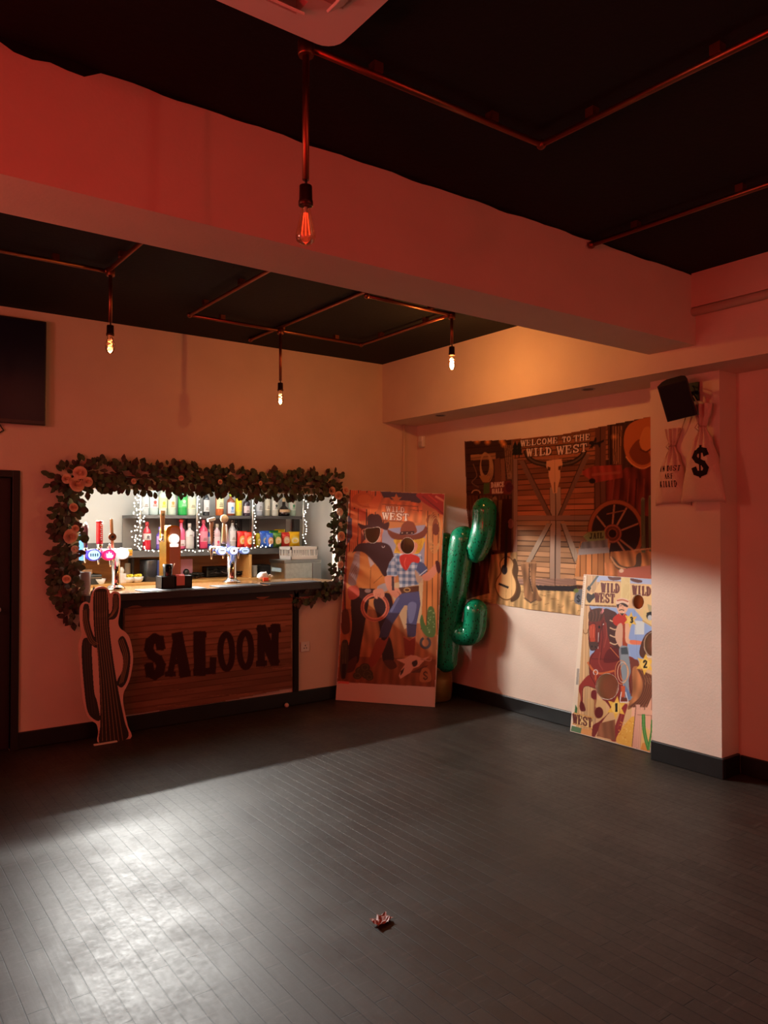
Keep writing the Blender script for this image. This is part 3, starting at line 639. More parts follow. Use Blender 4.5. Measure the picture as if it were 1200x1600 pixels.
# red cloth, hat
A.poly([(885, 440), (1000, 350), (1300, 330), (1300, 660), (1090, 640), (1000, 545), (880, 600)], (104, 40, 32), var=.6)
for k in range(6): A.line([(930 + k * 45, 420), (905 + k * 50, 640)], 9, (74, 26, 22) if k % 2 else (134, 60, 44))
A.poly([(985, 205), (998, 120), (1050, 70), (1180, 35), (1320, 20), (1330, 250), (1180, 315), (1105, 355), (1035, 330), (1002, 285)], (188, 104, 56), True)
A.poly([(1020, 250), (1085, 180), (1150, 300), (1100, 335), (1045, 310)], (128, 62, 34), True); A.poly([(1080, 190), (1105, 115), (1140, 105), (1155, 150), (1150, 230), (1125, 250), (1095, 240)], (206, 126, 70), True); A.line([(1000, 285), (1040, 332), (1105, 356), (1180, 316)], 7, (226, 150, 92), True)
A.line([(1085, 240), (1120, 255), (1152, 235)], 9, (92, 42, 26), True)
# arrow sign
A.poly([(738, 372), (800, 342), (975, 334), (982, 412), (800, 446), (790, 425), (742, 395)], (150, 58, 46), var=.4); A.line([(800, 395), (965, 380)], 16, (170, 92, 70), alpha=.6); A.ell(800, 432, 20, 16, (38, 26, 24))
# wheel
A.ell(940, 740, 160, 182, (48, 30, 28)); 
for a in (92, 62, 18, -42, 142, 205, 250, 300): 
    ca, sa = math.cos(math.radians(a)), -math.sin(math.radians(a)); A.line([(918 + 40 * ca, 748 + 40 * sa), (938 + 158 * ca, 740 + 180 * sa)], 11, (170, 112, 80))
A.line([(885, 632), (1000, 608)], 7, (150, 92, 66)); A.ring(940, 740, 158, 182, 27, (160, 86, 52)); A.ring(940, 740, 145, 168, 4, (70, 36, 24)); A.ring(940, 740, 171, 195, 4, (90, 48, 30))
A.ell(918, 750, 56, 58, (104, 54, 40)); A.ring(918, 750, 48, 50, 9, (164, 92, 66)); A.ell(918, 750, 26, 28, (44, 26, 22)); A.ring(918, 750, 26, 28, 6, (140, 76, 54))
# barrel, saddle, jail sign
A.planks([(722, 800), (896, 780), (905, 1010), (690, 1010)], (172, 112, 66), 6, .4, False); A.poly([(715, 842), (895, 832), (900, 866), (712, 880)], (150, 140, 134)); A.poly([(735, 800), (890, 780), (890, 832), (722, 842)], (120, 108, 100), var=.4)
A.poly([(742, 765), (770, 740), (872, 732), (874, 788), (770, 798), (758, 785)], (128, 136, 84)); A.text('JAIL', (780, 782), (864, 776), 32, 8, (58, 52, 34)); A.line([(745, 768), (770, 752)], 6, (150, 156, 100))
A.poly([(905, 860), (1040, 850), (1170, 850), (1300, 830), (1300, 1090), (900, 1010)], (176, 112, 66), var=.5)
A.poly([(908, 890), (930, 900), (975, 945), (1050, 945), (1062, 880), (1090, 870), (1080, 960), (980, 975), (930, 945)], (92, 70, 54), True); A.line([(908, 892), (945, 945), (1000, 965)], 10, (206, 150, 104), True)
A.poly([(960, 970), (1160, 940), (1300, 930), (1300, 1040), (970, 1010)], (180, 104, 84), True); A.ell(972, 975, 14, 12, (226, 190, 160))
A.poly([(870, 925), (925, 930), (960, 1000), (880, 1000)], (190, 120, 74), var=.5)
for x, y0, y1, wd in ((1104, 545, 860, 24), (1155, 530, 850, 32)):
    A.line([(x, y0), (x, y1)], wd, (108, 110, 78)); A.ell(x, y0, wd / 2, 14, (124, 124, 90))
    for k in (-.3, 0, .3): A.line([(x + wd * k, y0), (x + wd * k, y1)], 3, (74, 74, 54))
A.line([(1050, 850), (1180, 838)], 9, (206, 150, 104)); A.poly([(1150, 905), (1180, 900), (1185, 1000), (1150, 1000)], (44, 38, 40))
# guitar, boots, money bag
A.poly([(330, 900), (352, 960), (345, 1020), (365, 1080), (350, 1140), (300, 1160), (315, 1060), (300, 960)], (88, 62, 40), True)
A.poly([(262, 892), (300, 892), (326, 930), (318, 985), (340, 1045), (334, 1110), (292, 1152), (240, 1140), (208, 1085), (212, 1030), (240, 985), (234, 930)], (120, 78, 44), True)
A.poly([(264, 898), (298, 898), (319, 932), (311, 985), (332, 1045), (327, 1106), (290, 1145), (243, 1134), (214, 1083), (218, 1032), (246, 985), (240, 932)], (236, 186, 122), True)
A.ell(264, 968, 19, 30, (60, 52, 52)); A.line([(268, 985), (276, 860), (282, 690)], 17, (44, 28, 26)); A.line([(232, 1054), (285, 1076)], 13, (52, 42, 38)); A.line([(274, 1080), (272, 1140)], 2, (180, 134, 80))
for q in ([(425, 926), (462, 926), (456, 1040), (472, 1115), (494, 1150), (468, 1158), (440, 1120)], [(368, 930), (412, 928), (416, 1010), (432, 1100), (456, 1148), (425, 1165), (388, 1140), (380, 1030)]):
    A.poly(q, (142, 100, 68), True, var=.5); A.line([q[0], q[1]], 7, (176, 128, 88))
A.line([(420, 932), (418, 1020), (436, 1100)], 6, (70, 48, 36)); A.line([(388, 1140), (425, 1168), (458, 1150)], 7, (92, 72, 58))
A.poly([(700, 1105), (735, 1085), (760, 1130), (745, 1180), (690, 1165)], (112, 112, 116), True); A.ell(700, 1095, 16, 12, (112, 120, 66)); A.text('$', (700, 1165), (728, 1165), 44, 5, (40, 40, 46))
# fabric creases, their shade drawn as thin dark lines
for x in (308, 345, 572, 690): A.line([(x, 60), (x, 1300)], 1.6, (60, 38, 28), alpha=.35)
out = [A.uv(q) for q in [(32, 190), (33, 420), (38, 600), (52, 690), (62, 760), (60, 860), (66, 960), (28, 1148), (350, 1200), (700, 1246)]]
lo = [(u1, out[-1][1] - .005), (u1, v1 - .012)] + [A.uv(q) for q in [(1180, 32), (890, 92), (600, 150), (300, 180)]]
A.clip(out + lo)
def tap_pos(gu, gv):
    P = A.O + gu[..., None] * A.U + gv[..., None] * A.V
    e = np.clip((gu - u0) / .25, 0, 1)
    off = .004 + .003 * np.sin(gu * 9 + .6 * np.sin(gv * 5)) + .003 * np.sin(gv * 7 + gu * 3) + (1 - e) * .008 * (1 + np.sin(gv * 6))
    return P + A.N * off[..., None]
t = thing('tapestry', 'large printed cloth tapestry of a barn door reading welcome to the wild west', 'tapestry', (X1, 6 - (u0 + u1) / 2, v0))
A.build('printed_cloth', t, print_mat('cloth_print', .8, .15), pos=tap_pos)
for p in (A.uv((40, 200)), (u1 - .02, v1 - .03), A.uv((600, 156))):
    b = MB(); b.ball((X1 - .008, 6 - p[0], p[1]), .006, 8); b.build('tack', M_STEEL, t)

# ------------------------------------------------------------------ leaning photo boards
def board(name, label, cat, crop, corners, N, thick, holes, cell, paint, bg, edge, top_lean, mat_print, group=None, U=None):
    O = onz(*corners[0], 0.004); R = onz(*corners[1], 0.004)
    U = (R - O) if U is None else np.array(U, float); U[2] = 0; U /= np.linalg.norm(U); B = np.array([U[1], -U[0], 0]);
    if B @ (O - _c) < 0: B = -B                      # away from the viewer
    V = B * math.sin(top_lean) + np.array([0, 0, math.cos(top_lean)])
    cr2 = (0, 0, 1.0); a = Art.__new__(Art); a.O, a.U, a.V = O, U, V; a.crop = (0, 0, 1.0)
    q = [a.uv(c) for c in corners]; q[0] = (0, 0); q[1] = (q[1][0], 0)
    us = [p[0] for p in q]; vs = [p[1] for p in q]
    A = Art((O, U, V), crop, min(us), max(us), 0, max(vs), cell, bg)
    Nn = A.N
    hl = [[A.uv(p) for p in h] for h in holes]
    t = thing(name, label, cat, O + U * (us[1] / 2), 0, group)
    b = MB(); b.slab(q, O, U, V, Nn, thick, hl); b.build('board', edge, t)
    paint(A, q); A.clip([(p[0] * .996 + .0015, max(p[1], .003)) for p in q], hl); A.build('printed_face', t, mat_print)
    return t, A
E_HOLE = lambda cx, cy, rx, ry, n=28: [(cx + rx * math.cos(2 * PI * k / n), cy + ry * math.sin(2 * PI * k / n)) for k in range(n)]
SKIN = (226, 150, 118)
def paint_standee(A, q):
    P = A.poly; LN = A.line
    P([(0, 0), (1200, 0), (1200, 1600), (0, 1600)], (206, 132, 74))
    A.planks([(60, 60), (400, 70), (330, 480), (60, 480)], (200, 104, 54), 6, .3, False)
    P([(60, 860), (700, 880), (690, 1390), (10, 1390)], (176, 108, 66), var=.3); P([(60, 1180), (690, 1200), (690, 1390), (20, 1390)], (140, 78, 48), var=.3)
    P([(330, 330), (620, 300), (620, 640), (330, 640)], (160, 158, 172)); P([(370, 700), (620, 640), (620, 900), (480, 1000)], (214, 184, 140)); P([(575, 690), (615, 690), (600, 960), (560, 960)], (224, 200, 150))
    P([(318, 74), (590, 92), (588, 150), (540, 168), (520, 140), (345, 128)], (38, 44, 70))
    P([(330, 120), (380, 118), (395, 140), (540, 148), (600, 160), (598, 290), (320, 272)], (222, 128, 70), var=.3); P([(425, 90), (438, 115), (465, 115), (445, 132), (450, 150), (425, 140), (402, 150), (407, 130), (388, 115), (414, 113)], (206, 130, 66))
    LN([(330, 162), (570, 178)], 4, (120, 58, 34)); LN([(322, 270), (520, 284)], 4, (120, 58, 34)); LN([(520, 200), (600, 206)], 3, (140, 70, 40)); LN([(570, 178), (572, 215)], 3, (120, 58, 34))
    A.text('WILD', (358, 210), (482, 218), 34, 7, (252, 230, 204), outline=(150, 74, 44)); A.text('WEST', (332, 262), (512, 272), 44, 9, (252, 230, 204), outline=(150, 74, 44))
    # hat, shirts and holster hung at the left
    A.ell(205, 140, 78, 58, (206, 104, 44)); A.ell(212, 130, 48, 34, (222, 120, 52)); P([(172, 190), (225, 190), (222, 270), (175, 275)], (206, 84, 44)); P([(120, 180), (170, 180), (165, 400), (120, 430)], (214, 108, 56)); P([(98, 230), (128, 260), (130, 380), (92, 440)], (74, 66, 84)); A.ell(145, 190, 5, 5, (60, 24, 16))
    P([(240, 160), (300, 90), (330, 110), (300, 200), (262, 235)], (226, 112, 52)); P([(190, 330), (222, 330), (215, 400), (190, 430)], (110, 40, 30)); LN([(90, 300), (85, 600), (75, 900)], 18, (150, 60, 46)); P([(60, 880), (100, 870), (115, 960), (110, 1020), (70, 1030), (55, 970)], (96, 52, 34), True); LN([(75, 700), (85, 880)], 8, (70, 40, 30))
    # bandana, post, rope
    P([(565, 92), (752, 94), (744, 235), (690, 200), (640, 172), (595, 140)], (176, 44, 34), True); LN([(600, 110), (700, 190), (742, 230)], 8, (124, 24, 20)); LN([(690, 110), (742, 140)], 14, (226, 150, 130)); LN([(640, 100), (700, 150)], 9, (210, 70, 50))
    A.planks([(625, 205), (745, 235), (700, 1050), (590, 1000), (612, 560)], (196, 124, 66), 4, .4, False); A.ell(665, 270, 40, 40, (140, 76, 40)); A.ell(690, 330, 24, 40, (108, 54, 32))
    for k in range(4): A.ring(680 + k * 3, 350, 42 - k * 4, 140 - k * 14, 5, (214, 160, 96))
    # the man
    P([(172, 290), (200, 300), (232, 300), (232, 250), (258, 226), (282, 232), (302, 228), (326, 250), (338, 290), (376, 282), (374, 318), (360, 336), (330, 328), (250, 320), (208, 332), (180, 318)], (58, 32, 28), True)
    P([(200, 330), (330, 325), (330, 370), (305, 430), (230, 430), (208, 380)], SKIN, True); P([(205, 335), (222, 335), (220, 400), (208, 400)], (60, 34, 26)); P([(320, 330), (334, 330), (330, 375), (318, 385)], (206, 120, 86))
    P([(135, 780), (240, 765), (215, 960), (185, 1130), (168, 1222), (100, 1240), (98, 1150), (128, 1000), (122, 850)], (44, 30, 32), True)
    P([(275, 800), (380, 760), (405, 900), (360, 1010), (392, 1080), (408, 1215), (338, 1215), (325, 1060), (300, 920)], (44, 30, 32), True)
    P([(85, 1240), (160, 1180), (145, 1270), (95, 1290)], (82, 44, 34), True); P([(340, 1212), (405, 1208), (428, 1252), (380, 1266)], (82, 44, 34), True)
    P([(150, 490), (190, 475), (180, 650), (145, 705), (104, 690), (112, 610), (135, 540)], (166, 138, 134), True)
    for k in range(5): LN([(115 + k * 12, 640 + k * 6), (160, 560 + k * 20)], 3, (122, 90, 86))
    P([(185, 478), (232, 500), (262, 560), (330, 610), (358, 705), (290, 732), (205, 722), (158, 690), (178, 600)], (208, 126, 62), True); P([(232, 500), (278, 560), (252, 585)], (196, 176, 170)); LN([(255, 585), (250, 728)], 3, (110, 58, 30)); LN([(330, 640), (275, 690)], 4, (140, 78, 40))
    P([(130, 490), (172, 430), (255, 420), (330, 418), (386, 448), (412, 545), (382, 610), (345, 645), (300, 580), (215, 490), (150, 478)], (48, 32, 34), True); A.ring(338, 442, 9, 10, 4, (206, 196, 190), -10, 190)
    P([(130, 722), (285, 728), (285, 790), (240, 800), (135, 780)], (52, 32, 28)); A.ell(235, 742, 22, 14, (150, 120, 110)); P([(104, 720), (165, 712), (178, 770), (140, 800), (108, 790)], (196, 84, 66), True)
    P([(300, 712), (365, 690), (368, 740), (310, 748)], (184, 168, 164), True)
    A.ring(283, 852, 84, 84, 24, (214, 112, 84)); A.ring(283, 852, 86, 88, 6, (156, 66, 50)); A.ring(283, 852, 74, 76, 4, (232, 144, 112))
    P([(272, 738), (330, 728), (348, 770), (330, 790), (305, 776), (300, 796), (280, 786)], SKIN, True)
    for x in (290, 304, 318): LN([(x, 760), (x - 4, 790)], 2.5, (176, 96, 70))
    # the woman
    P([(418, 395), (604, 385), (608, 430), (592, 470), (560, 495), (430, 490), (410, 485), (424, 440)], (232, 180, 60), True)
    for k in range(5): LN([(556 + k * 9, 400), (562 + k * 8, 440), (552 + k * 7, 485)], 3, (192, 128, 30), True); LN([(428 + k * 5, 400), (422 + k * 6, 480)], 3, (192, 128, 30))
    P([(442, 420), (560, 420), (556, 480), (500, 520), (450, 480)], SKIN, True)
    P([(365, 330), (400, 346), (450, 362), (540, 366), (600, 340), (622, 308), (634, 340), (606, 385), (540, 400), (420, 398), (380, 372)], (120, 62, 40), True)
    P([(455, 352), (462, 305), (490, 278), (520, 276), (546, 292), (562, 350), (500, 366)], (134, 70, 44), True); P([(448, 346), (545, 342), (545, 362), (450, 368)], (44, 26, 22)); [A.ell(x, 355, 5, 3.5, (222, 200, 170)) for x in (465, 497, 530)]
    P([(375, 330), (450, 318), (455, 352), (410, 350)], (150, 152, 176))
    P([(415, 498), (455, 492), (590, 498), (604, 540), (566, 600), (578, 700), (448, 722), (440, 640), (414, 590)], (92, 122, 156), plaid=(.028, (216, 222, 226)))
    P([(360, 612), (380, 550), (416, 505), (432, 630), (425, 645), (365, 645)], (98, 128, 160), plaid=(.03, (206, 214, 222))); P([(575, 540), (612, 560), (638, 598), (602, 652), (560, 600)], (66, 88, 124)); LN([(580, 640), (630, 600)], 7, (206, 214, 222)); LN([(365, 640), (428, 640)], 7, (206, 214, 222)); P([(552, 600), (580, 640), (600, 660), (570, 690), (552, 640)], (200, 168, 140), True)
    P([(452, 508), (520, 494), (580, 520), (574, 556), (530, 552), (492, 606), (455, 562)], (206, 52, 42), True); LN([(490, 520), (480, 560), (492, 596)], 4, (236, 108, 92), True)
    P([(598, 640), (640, 612), (690, 560), (702, 606), (655, 668), (612, 672)], SKIN, True); P([(688, 546), (712, 548), (722, 600), (712, 625), (698, 610)], (64, 30, 28), True)
    P([(350, 648), (416, 648), (412, 715), (445, 730), (475, 770), (440, 796), (398, 775), (362, 722)], SKIN, True)
    for k in range(3): LN([(430 + k * 10, 745 + k * 5), (462 - k * 10, 776 + k * 6)], 2.5, (176, 96, 70))
    LN([(402, 650), (404, 735)], 16, (60, 52, 58)); P([(440, 722), (576, 708), (578, 748), (462, 760)], (92, 60, 40)); A.ring(498, 736, 20, 12, 5, (226, 186, 116))
    P([(460, 760), (578, 745), (588, 830), (562, 960), (556, 1050), (500, 1052), (494, 970), (500, 840), (480, 840), (402, 962), (382, 1000), (372, 1052), (308, 1058), (330, 980), (382, 870), (428, 790)], (84, 92, 132))
    P([(370, 890), (450, 890), (402, 962), (372, 1052), (308, 1058), (335, 975)], (60, 58, 82)); P([(505, 830), (560, 830), (540, 940), (510, 950)], (124, 136, 176), True); P([(496, 960), (560, 970), (556, 1050), (500, 1052)], (66, 62, 86)); LN([(440, 790), (390, 880)], 16, (118, 128, 168)); LN([(490, 965), (560, 972)], 4, (36, 32, 44))
    P([(300, 1062), (345, 1075), (376, 1045), (338, 1150), (292, 1225), (252, 1256), (240, 1220), (262, 1150)], (150, 62, 44), True); P([(474, 1046), (515, 1070), (556, 1044), (546, 1172), (482, 1178)], (142, 54, 40)); LN([(474, 1048), (514, 1074), (556, 1046)], 6, (190, 92, 66))
    # foreground props
    P([(640, 856), (662, 846), (680, 870), (690, 950), (684, 1040), (640, 1052), (600, 1012), (584, 945), (598, 900), (612, 950), (628, 975), (632, 900)], (84, 122, 66), True)
    for k in range(22): A.ell(random.uniform(635, 680), random.uniform(870, 1030), 3, 3, (190, 206, 150))
    A.ring(620, 1090, 30, 34, 17, (70, 70, 74), -60, 240)
    P([(425, 1202), (480, 1196), (520, 1172), (560, 1176), (600, 1196), (650, 1180), (620, 1205), (600, 1222), (575, 1250), (540, 1262), (520, 1290), (452, 1332), (442, 1310), (462, 1265), (485, 1232)], (228, 168, 144)); P([(530, 1222), (562, 1206), (566, 1236), (542, 1250)], (52, 34, 34), True); P([(455, 1280), (480, 1256), (470, 1290), (452, 1312)], (52, 34, 34)); LN([(590, 1200), (650, 1210), (660, 1190)], 8, (196, 140, 116), True); P([(520, 1290), (575, 1262), (640, 1240), (590, 1290)], (92, 54, 44))
    P([(600, 1262), (640, 1262), (660, 1320), (648, 1350), (590, 1352), (580, 1318)], (190, 122, 78), True); A.text('$', (600, 1340), (640, 1340), 62, 6, (64, 28, 24))
    for x, y, r in ((190, 1280, 40), (230, 1300, 40), (165, 1310, 30), (215, 1255, 35), (245, 1320, 28)): A.ell(x, y, r, r * .8, (70, 62, 40)); A.ring(x, y, r * .6, r * .5, 3, (112, 100, 64))
    P([(58, 1100), (78, 1070), (104, 1090), (104, 1230), (82, 1325), (58, 1325), (48, 1240)], (66, 60, 44), True); [LN([(66 + k * 12, 1090), (66 + k * 10, 1240)], 3, (110, 100, 66)) for k in range(3)]; P([(62, 1230), (90, 1230), (84, 1330), (60, 1325)], (40, 34, 30))
    # pale foot of the board
    P([(0, 1352), (36, 1352), (672, 1386), (1200, 1400), (1200, 1700), (0, 1700)], (236, 206, 192)); P([(36, 1345), (110, 1350), (108, 1366), (34, 1362)], (236, 120, 110))
CRS = (520, 750, 4.2857)
h1 = [(c[0], c[1]) for c in catmull([(218, 332), (262, 322), (312, 320), (314, 368), (290, 412), (257, 421), (225, 392)], 5)]
M_PRINT = print_mat('gloss_print', .32, .5)
board('photo_standee', 'tall photo board of a cowboy and cowgirl with cut out faces, leaning in the corner', 'photo board', CRS,
      [(524.4, 1093.6), (679.2, 1105), (695.2, 771.5), (546, 765)], None, .012, [h1, E_HOLE(500, 440, 46, 54)], .0052, paint_standee, (206, 132, 74), M_CREAM, math.radians(2.6), M_PRINT)

def paint_toss(A, q):
    P = A.poly; LN = A.line
    P([(0, 0), (1200, 0), (1200, 1700), (0, 1700)], (226, 184, 134))
    A.planks([(40, 80), (300, 80), (280, 1500), (40, 1500)], (228, 188, 138), 12, .22, False, (176, 122, 80)); A.planks([(560, 1050), (1000, 1050), (1000, 1550), (540, 1550)], (222, 168, 140), 8, .2, False, (150, 96, 80))
    P([(150, 100), (188, 100), (100, 1360), (40, 1360)], (240, 224, 200)); [A.ell(168 - k * 1.4, 120 + k * 18, 9, 7, (206, 176, 140)) for k in range(14)]
    P([(280, 96), (1000, 110), (1000, 185), (270, 150)], (176, 190, 222)); P([(215, 345), (650, 370), (660, 800), (215, 800)], (160, 184, 222)); P([(500, 370), (900, 380), (900, 540), (680, 760), (560, 790), (520, 640)], (150, 176, 222)); P([(578, 460), (655, 470), (655, 575), (578, 575)], (214, 224, 224))
    P([(300, 145), (465, 150), (462, 260), (520, 290), (430, 345), (180, 338), (192, 240), (250, 235)], (232, 196, 138)); LN([(178, 338), (435, 348)], 9, (120, 82, 54)); LN([(300, 142), (470, 150)], 6, (196, 142, 92))
    P([(470, 105), (540, 110), (545, 300), (462, 290)], (236, 214, 152)); [LN([(480 + k * 10, 110), (476 + k * 11, 290)], 3, (206, 174, 110)) for k in range(6)]
    P([(540, 170), (900, 185), (900, 520), (745, 520), (640, 450), (560, 350)], (232, 198, 142)); P([(680, 330), (760, 360), (750, 410), (690, 385)], (180, 168, 130))
    for q2 in ([(362, 106), (400, 112), (460, 110), (462, 132), (410, 140), (372, 130)], [(545, 122), (600, 130), (636, 140), (632, 156), (590, 156), (548, 140)]): P(q2, (104, 58, 48), True)
    LN([(282, 100), (215, 190)], 15, (92, 100, 100)); P([(205, 180), (228, 200), (210, 228), (190, 205)], (54, 60, 62)); P([(195, 240), (230, 255), (245, 240), (258, 270), (236, 296), (212, 320), (190, 290)], (60, 48, 46), True)
    A.text('WILD', (308, 232), (456, 240), 72, 15, (112, 52, 44)); A.text('WEST', (256, 312), (418, 322), 72, 15, (112, 52, 44)); A.text('WILD', (560, 252), (708, 264), 72, 15, (112, 52, 44))
    P([(650, 375), (760, 420), (760, 540), (640, 470)], (226, 200, 140)); A.ell(705, 425, 34, 34, (44, 46, 48)); A.ell(700, 440, 18, 22, (190, 196, 200)); P([(672, 400), (738, 390), (740, 405), (676, 412)], (30, 32, 34)); LN([(640, 462), (745, 525)], 5, (176, 140, 90))
    # horse
    HB, HD, HL = (136, 52, 46), (104, 36, 36), (190, 74, 48)
    P([(330, 370), (395, 420), (450, 540), (460, 720), (560, 760), (620, 830), (640, 960), (570, 1100), (450, 1120), (330, 1110), (270, 1010), (215, 900), (215, 760), (270, 690), (290, 560), (310, 440)], HB, True)
    P([(212, 440), (250, 400), (310, 390), (335, 470), (300, 560), (282, 640), (270, 690), (222, 690), (206, 640), (212, 560), (204, 500)], (124, 50, 42), True); P([(215, 500), (262, 500), (262, 600), (250, 640), (222, 630), (214, 560)], HL, True); P([(210, 640), (278, 640), (275, 690), (225, 700)], (84, 62, 56), True)
    P([(208, 395), (240, 370), (300, 362), (330, 380), (320, 440), (280, 470), (220, 470), (204, 440)], (92, 58, 46), True); P([(214, 352), (238, 385), (218, 392)], (116, 60, 48)); P([(318, 358), (332, 385), (308, 418), (302, 400)], (222, 140, 140)); A.ell(292, 515, 9, 12, (24, 20, 24)); A.ell(324, 492, 6, 6, (236, 230, 226)); LN([(286, 560), (282, 690)], 4, (236, 230, 226)); LN([(310, 400), (322, 600), (300, 780)], 6, (96, 34, 32))
    P([(330, 375), (390, 380), (440, 420), (455, 560), (470, 690), (440, 700), (380, 640), (350, 520)], (84, 50, 46), True)
    for k in range(9): LN([(378, 430 + k * 30), (420, 445 + k * 30), (462, 432 + k * 28)], 9, (232, 196, 156) if k % 2 else (74, 44, 42), True)
    P([(360, 700), (440, 690), (460, 780), (330, 800)], HD, True); LN([(200, 800), (240, 860), (300, 890), (410, 868)], 16, (206, 108, 60), True); A.ring(262, 880, 17, 20, 6, (236, 226, 220)); LN([(232, 770), (450, 780)], 5, (90, 34, 34)); LN([(262, 900), (262, 1010)], 14, (196, 96, 60))
    P([(215, 900), (270, 960), (262, 1010), (190, 990), (160, 1010), (158, 1110), (180, 1180), (158, 1196), (136, 1170), (140, 1080), (126, 1010), (150, 960)], (150, 56, 48), True); P([(138, 1120), (160, 1120), (182, 1185), (150, 1195), (134, 1170)], HD, True)
    P([(232, 1030), (268, 1030), (270, 1110), (262, 1160), (320, 1180), (310, 1240), (270, 1250), (248, 1200), (250, 1110), (226, 1080)], (118, 40, 42), True)
    P([(190, 1090), (345, 1110), (350, 1240), (320, 1260), (200, 1240)], (214, 176, 108), alpha=.45); P([(100, 1140), (116, 1170), (112, 1210), (92, 1210)], (70, 116, 70))
    P([(330, 1090), (450, 1100), (420, 1160), (360, 1220), (310, 1290), (262, 1390), (232, 1390), (240, 1310), (300, 1270), (380, 1180)], (126, 46, 44), True); P([(470, 1150), (520, 1140), (500, 1220), (470, 1330), (440, 1430), (385, 1425), (410, 1340), (450, 1230)], (150, 54, 54), True); A.ell(290, 1205, 34, 46, HD)
    P([(300, 1290), (420, 1260), (420, 1430), (270, 1395)], (150, 96, 66), var=.3)
    # hindquarters and tail
    P([(520, 800), (570, 775), (612, 800), (600, 960), (560, 1110), (540, 1060), (545, 900)], (126, 66, 52), True); P([(560, 850), (620, 840), (660, 900), (640, 1060), (560, 1160), (520, 1170), (560, 1040)], (184, 120, 76), True, var=.4)
    for k in range(12): 
        x = 600 + k * 13; LN([(x, 850 + k * 6), (x + 45 - k * 3, 960), (x + 20 - k * 5, 1080), (x - 70, 1160)], 9, (98, 58, 44) if k % 2 else (136, 84, 60), True)
    for q2 in ([(212, 470), (204, 560), (210, 640), (225, 700), (268, 692), (285, 640), (300, 560), (316, 490)], [(330, 460), (300, 560), (290, 650), (250, 720), (215, 790), (214, 900)], [(262, 610), (262, 500), (240, 485), (215, 500)], [(460, 780), (420, 870), (440, 1000), (400, 1090)], [(215, 900), (250, 960), (265, 1010), (200, 990), (162, 1010), (158, 1110)], [(540, 800), (530, 900), (550, 1040)]): LN(q2, 4.5, (74, 26, 28), True)
    for q2 in ([(345, 480), (352, 580), (330, 680)], [(300, 720), (290, 800), (320, 860)], [(400, 900), (430, 1000), (410, 1080)], [(150, 1030), (146, 1100)], [(488, 1180), (440, 1330)]): LN(q2, 9, (164, 76, 62), True, .8)
    for k in range(7): LN([(222 + k * 15, 375 + (k % 2) * 8), (232 + k * 13, 420), (226 + k * 12, 466)], 4, (122, 84, 64) if k % 2 else (64, 38, 34), True)
    for x in (226, 246): LN([(x, 510), (x - 3, 600)], 4, (226, 116, 84))
    A.ell(232, 672, 6, 8, (40, 26, 26)); A.ell(262, 676, 5, 8, (40, 26, 26))
    # rider
    P([(440, 410), (480, 395), (520, 430), (510, 500), (500, 520), (420, 500), (400, 450)], (196, 56, 42), True); P([(480, 500), (515, 480), (520, 680), (478, 680)], (168, 70, 44)); P([(440, 500), (480, 500), (470, 680), (420, 600)], (222, 176, 146), True); P([(505, 470), (545, 500), (530, 600), (560, 625), (640, 630), (645, 655), (560, 656), (508, 640), (500, 560)], (240, 186, 150), True); P([(545, 620), (640, 632), (642, 656), (550, 652)], (236, 130, 96), True)
    P([(436, 330), (520, 330), (520, 375), (490, 415), (462, 415), (440, 385)], (240, 184, 150), True); P([(432, 330), (470, 310), (520, 340), (515, 355), (460, 330), (444, 365)], (60, 40, 38), True); P([(428, 300), (470, 280), (524, 296), (530, 335), (480, 320), (434, 332)], (238, 206, 180), True); LN([(436, 302), (480, 296), (524, 310)], 11, (196, 104, 72), True)
    LN([(452, 380), (470, 374), (492, 380)], 7, (64, 40, 36)); LN([(456, 345), (474, 343)], 4, (50, 34, 32)); LN([(490, 345), (508, 347)], 4, (50, 34, 32)); LN([(482, 350), (484, 366)], 3, (190, 110, 80)); P([(455, 404), (495, 404), (478, 424)], (60, 40, 38)); A.ell(488, 398, 5, 3, (250, 244, 236))
    P([(456, 680), (520, 672), (530, 740), (545, 870), (530, 940), (540, 1060), (560, 1080), (530, 1110), (490, 1080), (480, 960), (460, 800)], (144, 156, 164), True); P([(490, 960), (545, 1060), (545, 1105), (505, 1090)], (108, 134, 176)); P([(466, 682), (515, 676), (528, 735), (468, 735)], (74, 84, 92)); 
    for k in range(3): A.ring(470 + k * 12, 880, 50 - k * 8, 96 - k * 14, 5, (222, 150, 96) if k != 1 else (240, 206, 168))
    LN([(380, 680), (450, 760)], 5, (222, 130, 80)); P([(468, 990), (500, 990), (500, 1080), (470, 1080)], (206, 96, 60)); LN([(470, 1040), (458, 1120), (525, 1120), (505, 1040)], 7, (240, 236, 230)); P([(470, 1085), (515, 1085), (520, 1108), (466, 1108)], (110, 56, 44))
    # brown hat ring around the right hole
    P([(615, 720), (640, 620), (690, 555), (790, 540), (800, 760), (690, 750), (640, 765)], (96, 60, 48), True); LN([(670, 742), (700, 756), (790, 750)], 10, (230, 220, 206), True)
    # stars
    for cx, cy, r, n in ((545, 458, 58, '3'), (662, 815, 78, '2'), (430, 1165, 82, '1')):
        P([(cx + (r if k % 2 == 0 else r * .5) * math.sin(PI * k / 6 + .1), cy - (r if k % 2 == 0 else r * .5) * 1.15 * math.cos(PI * k / 6 + .1)) for k in range(12)], (240, 192, 82)); A.ell(cx, cy, r * .5, r * .58, (248, 210, 110))
        A.text(n, (cx - r * .25 + (8 if n == '3' else 0), cy + r * .36), (cx + r * .25 + (8 if n == '3' else 0), cy + r * .36), r * .75, 14, (34, 28, 22))
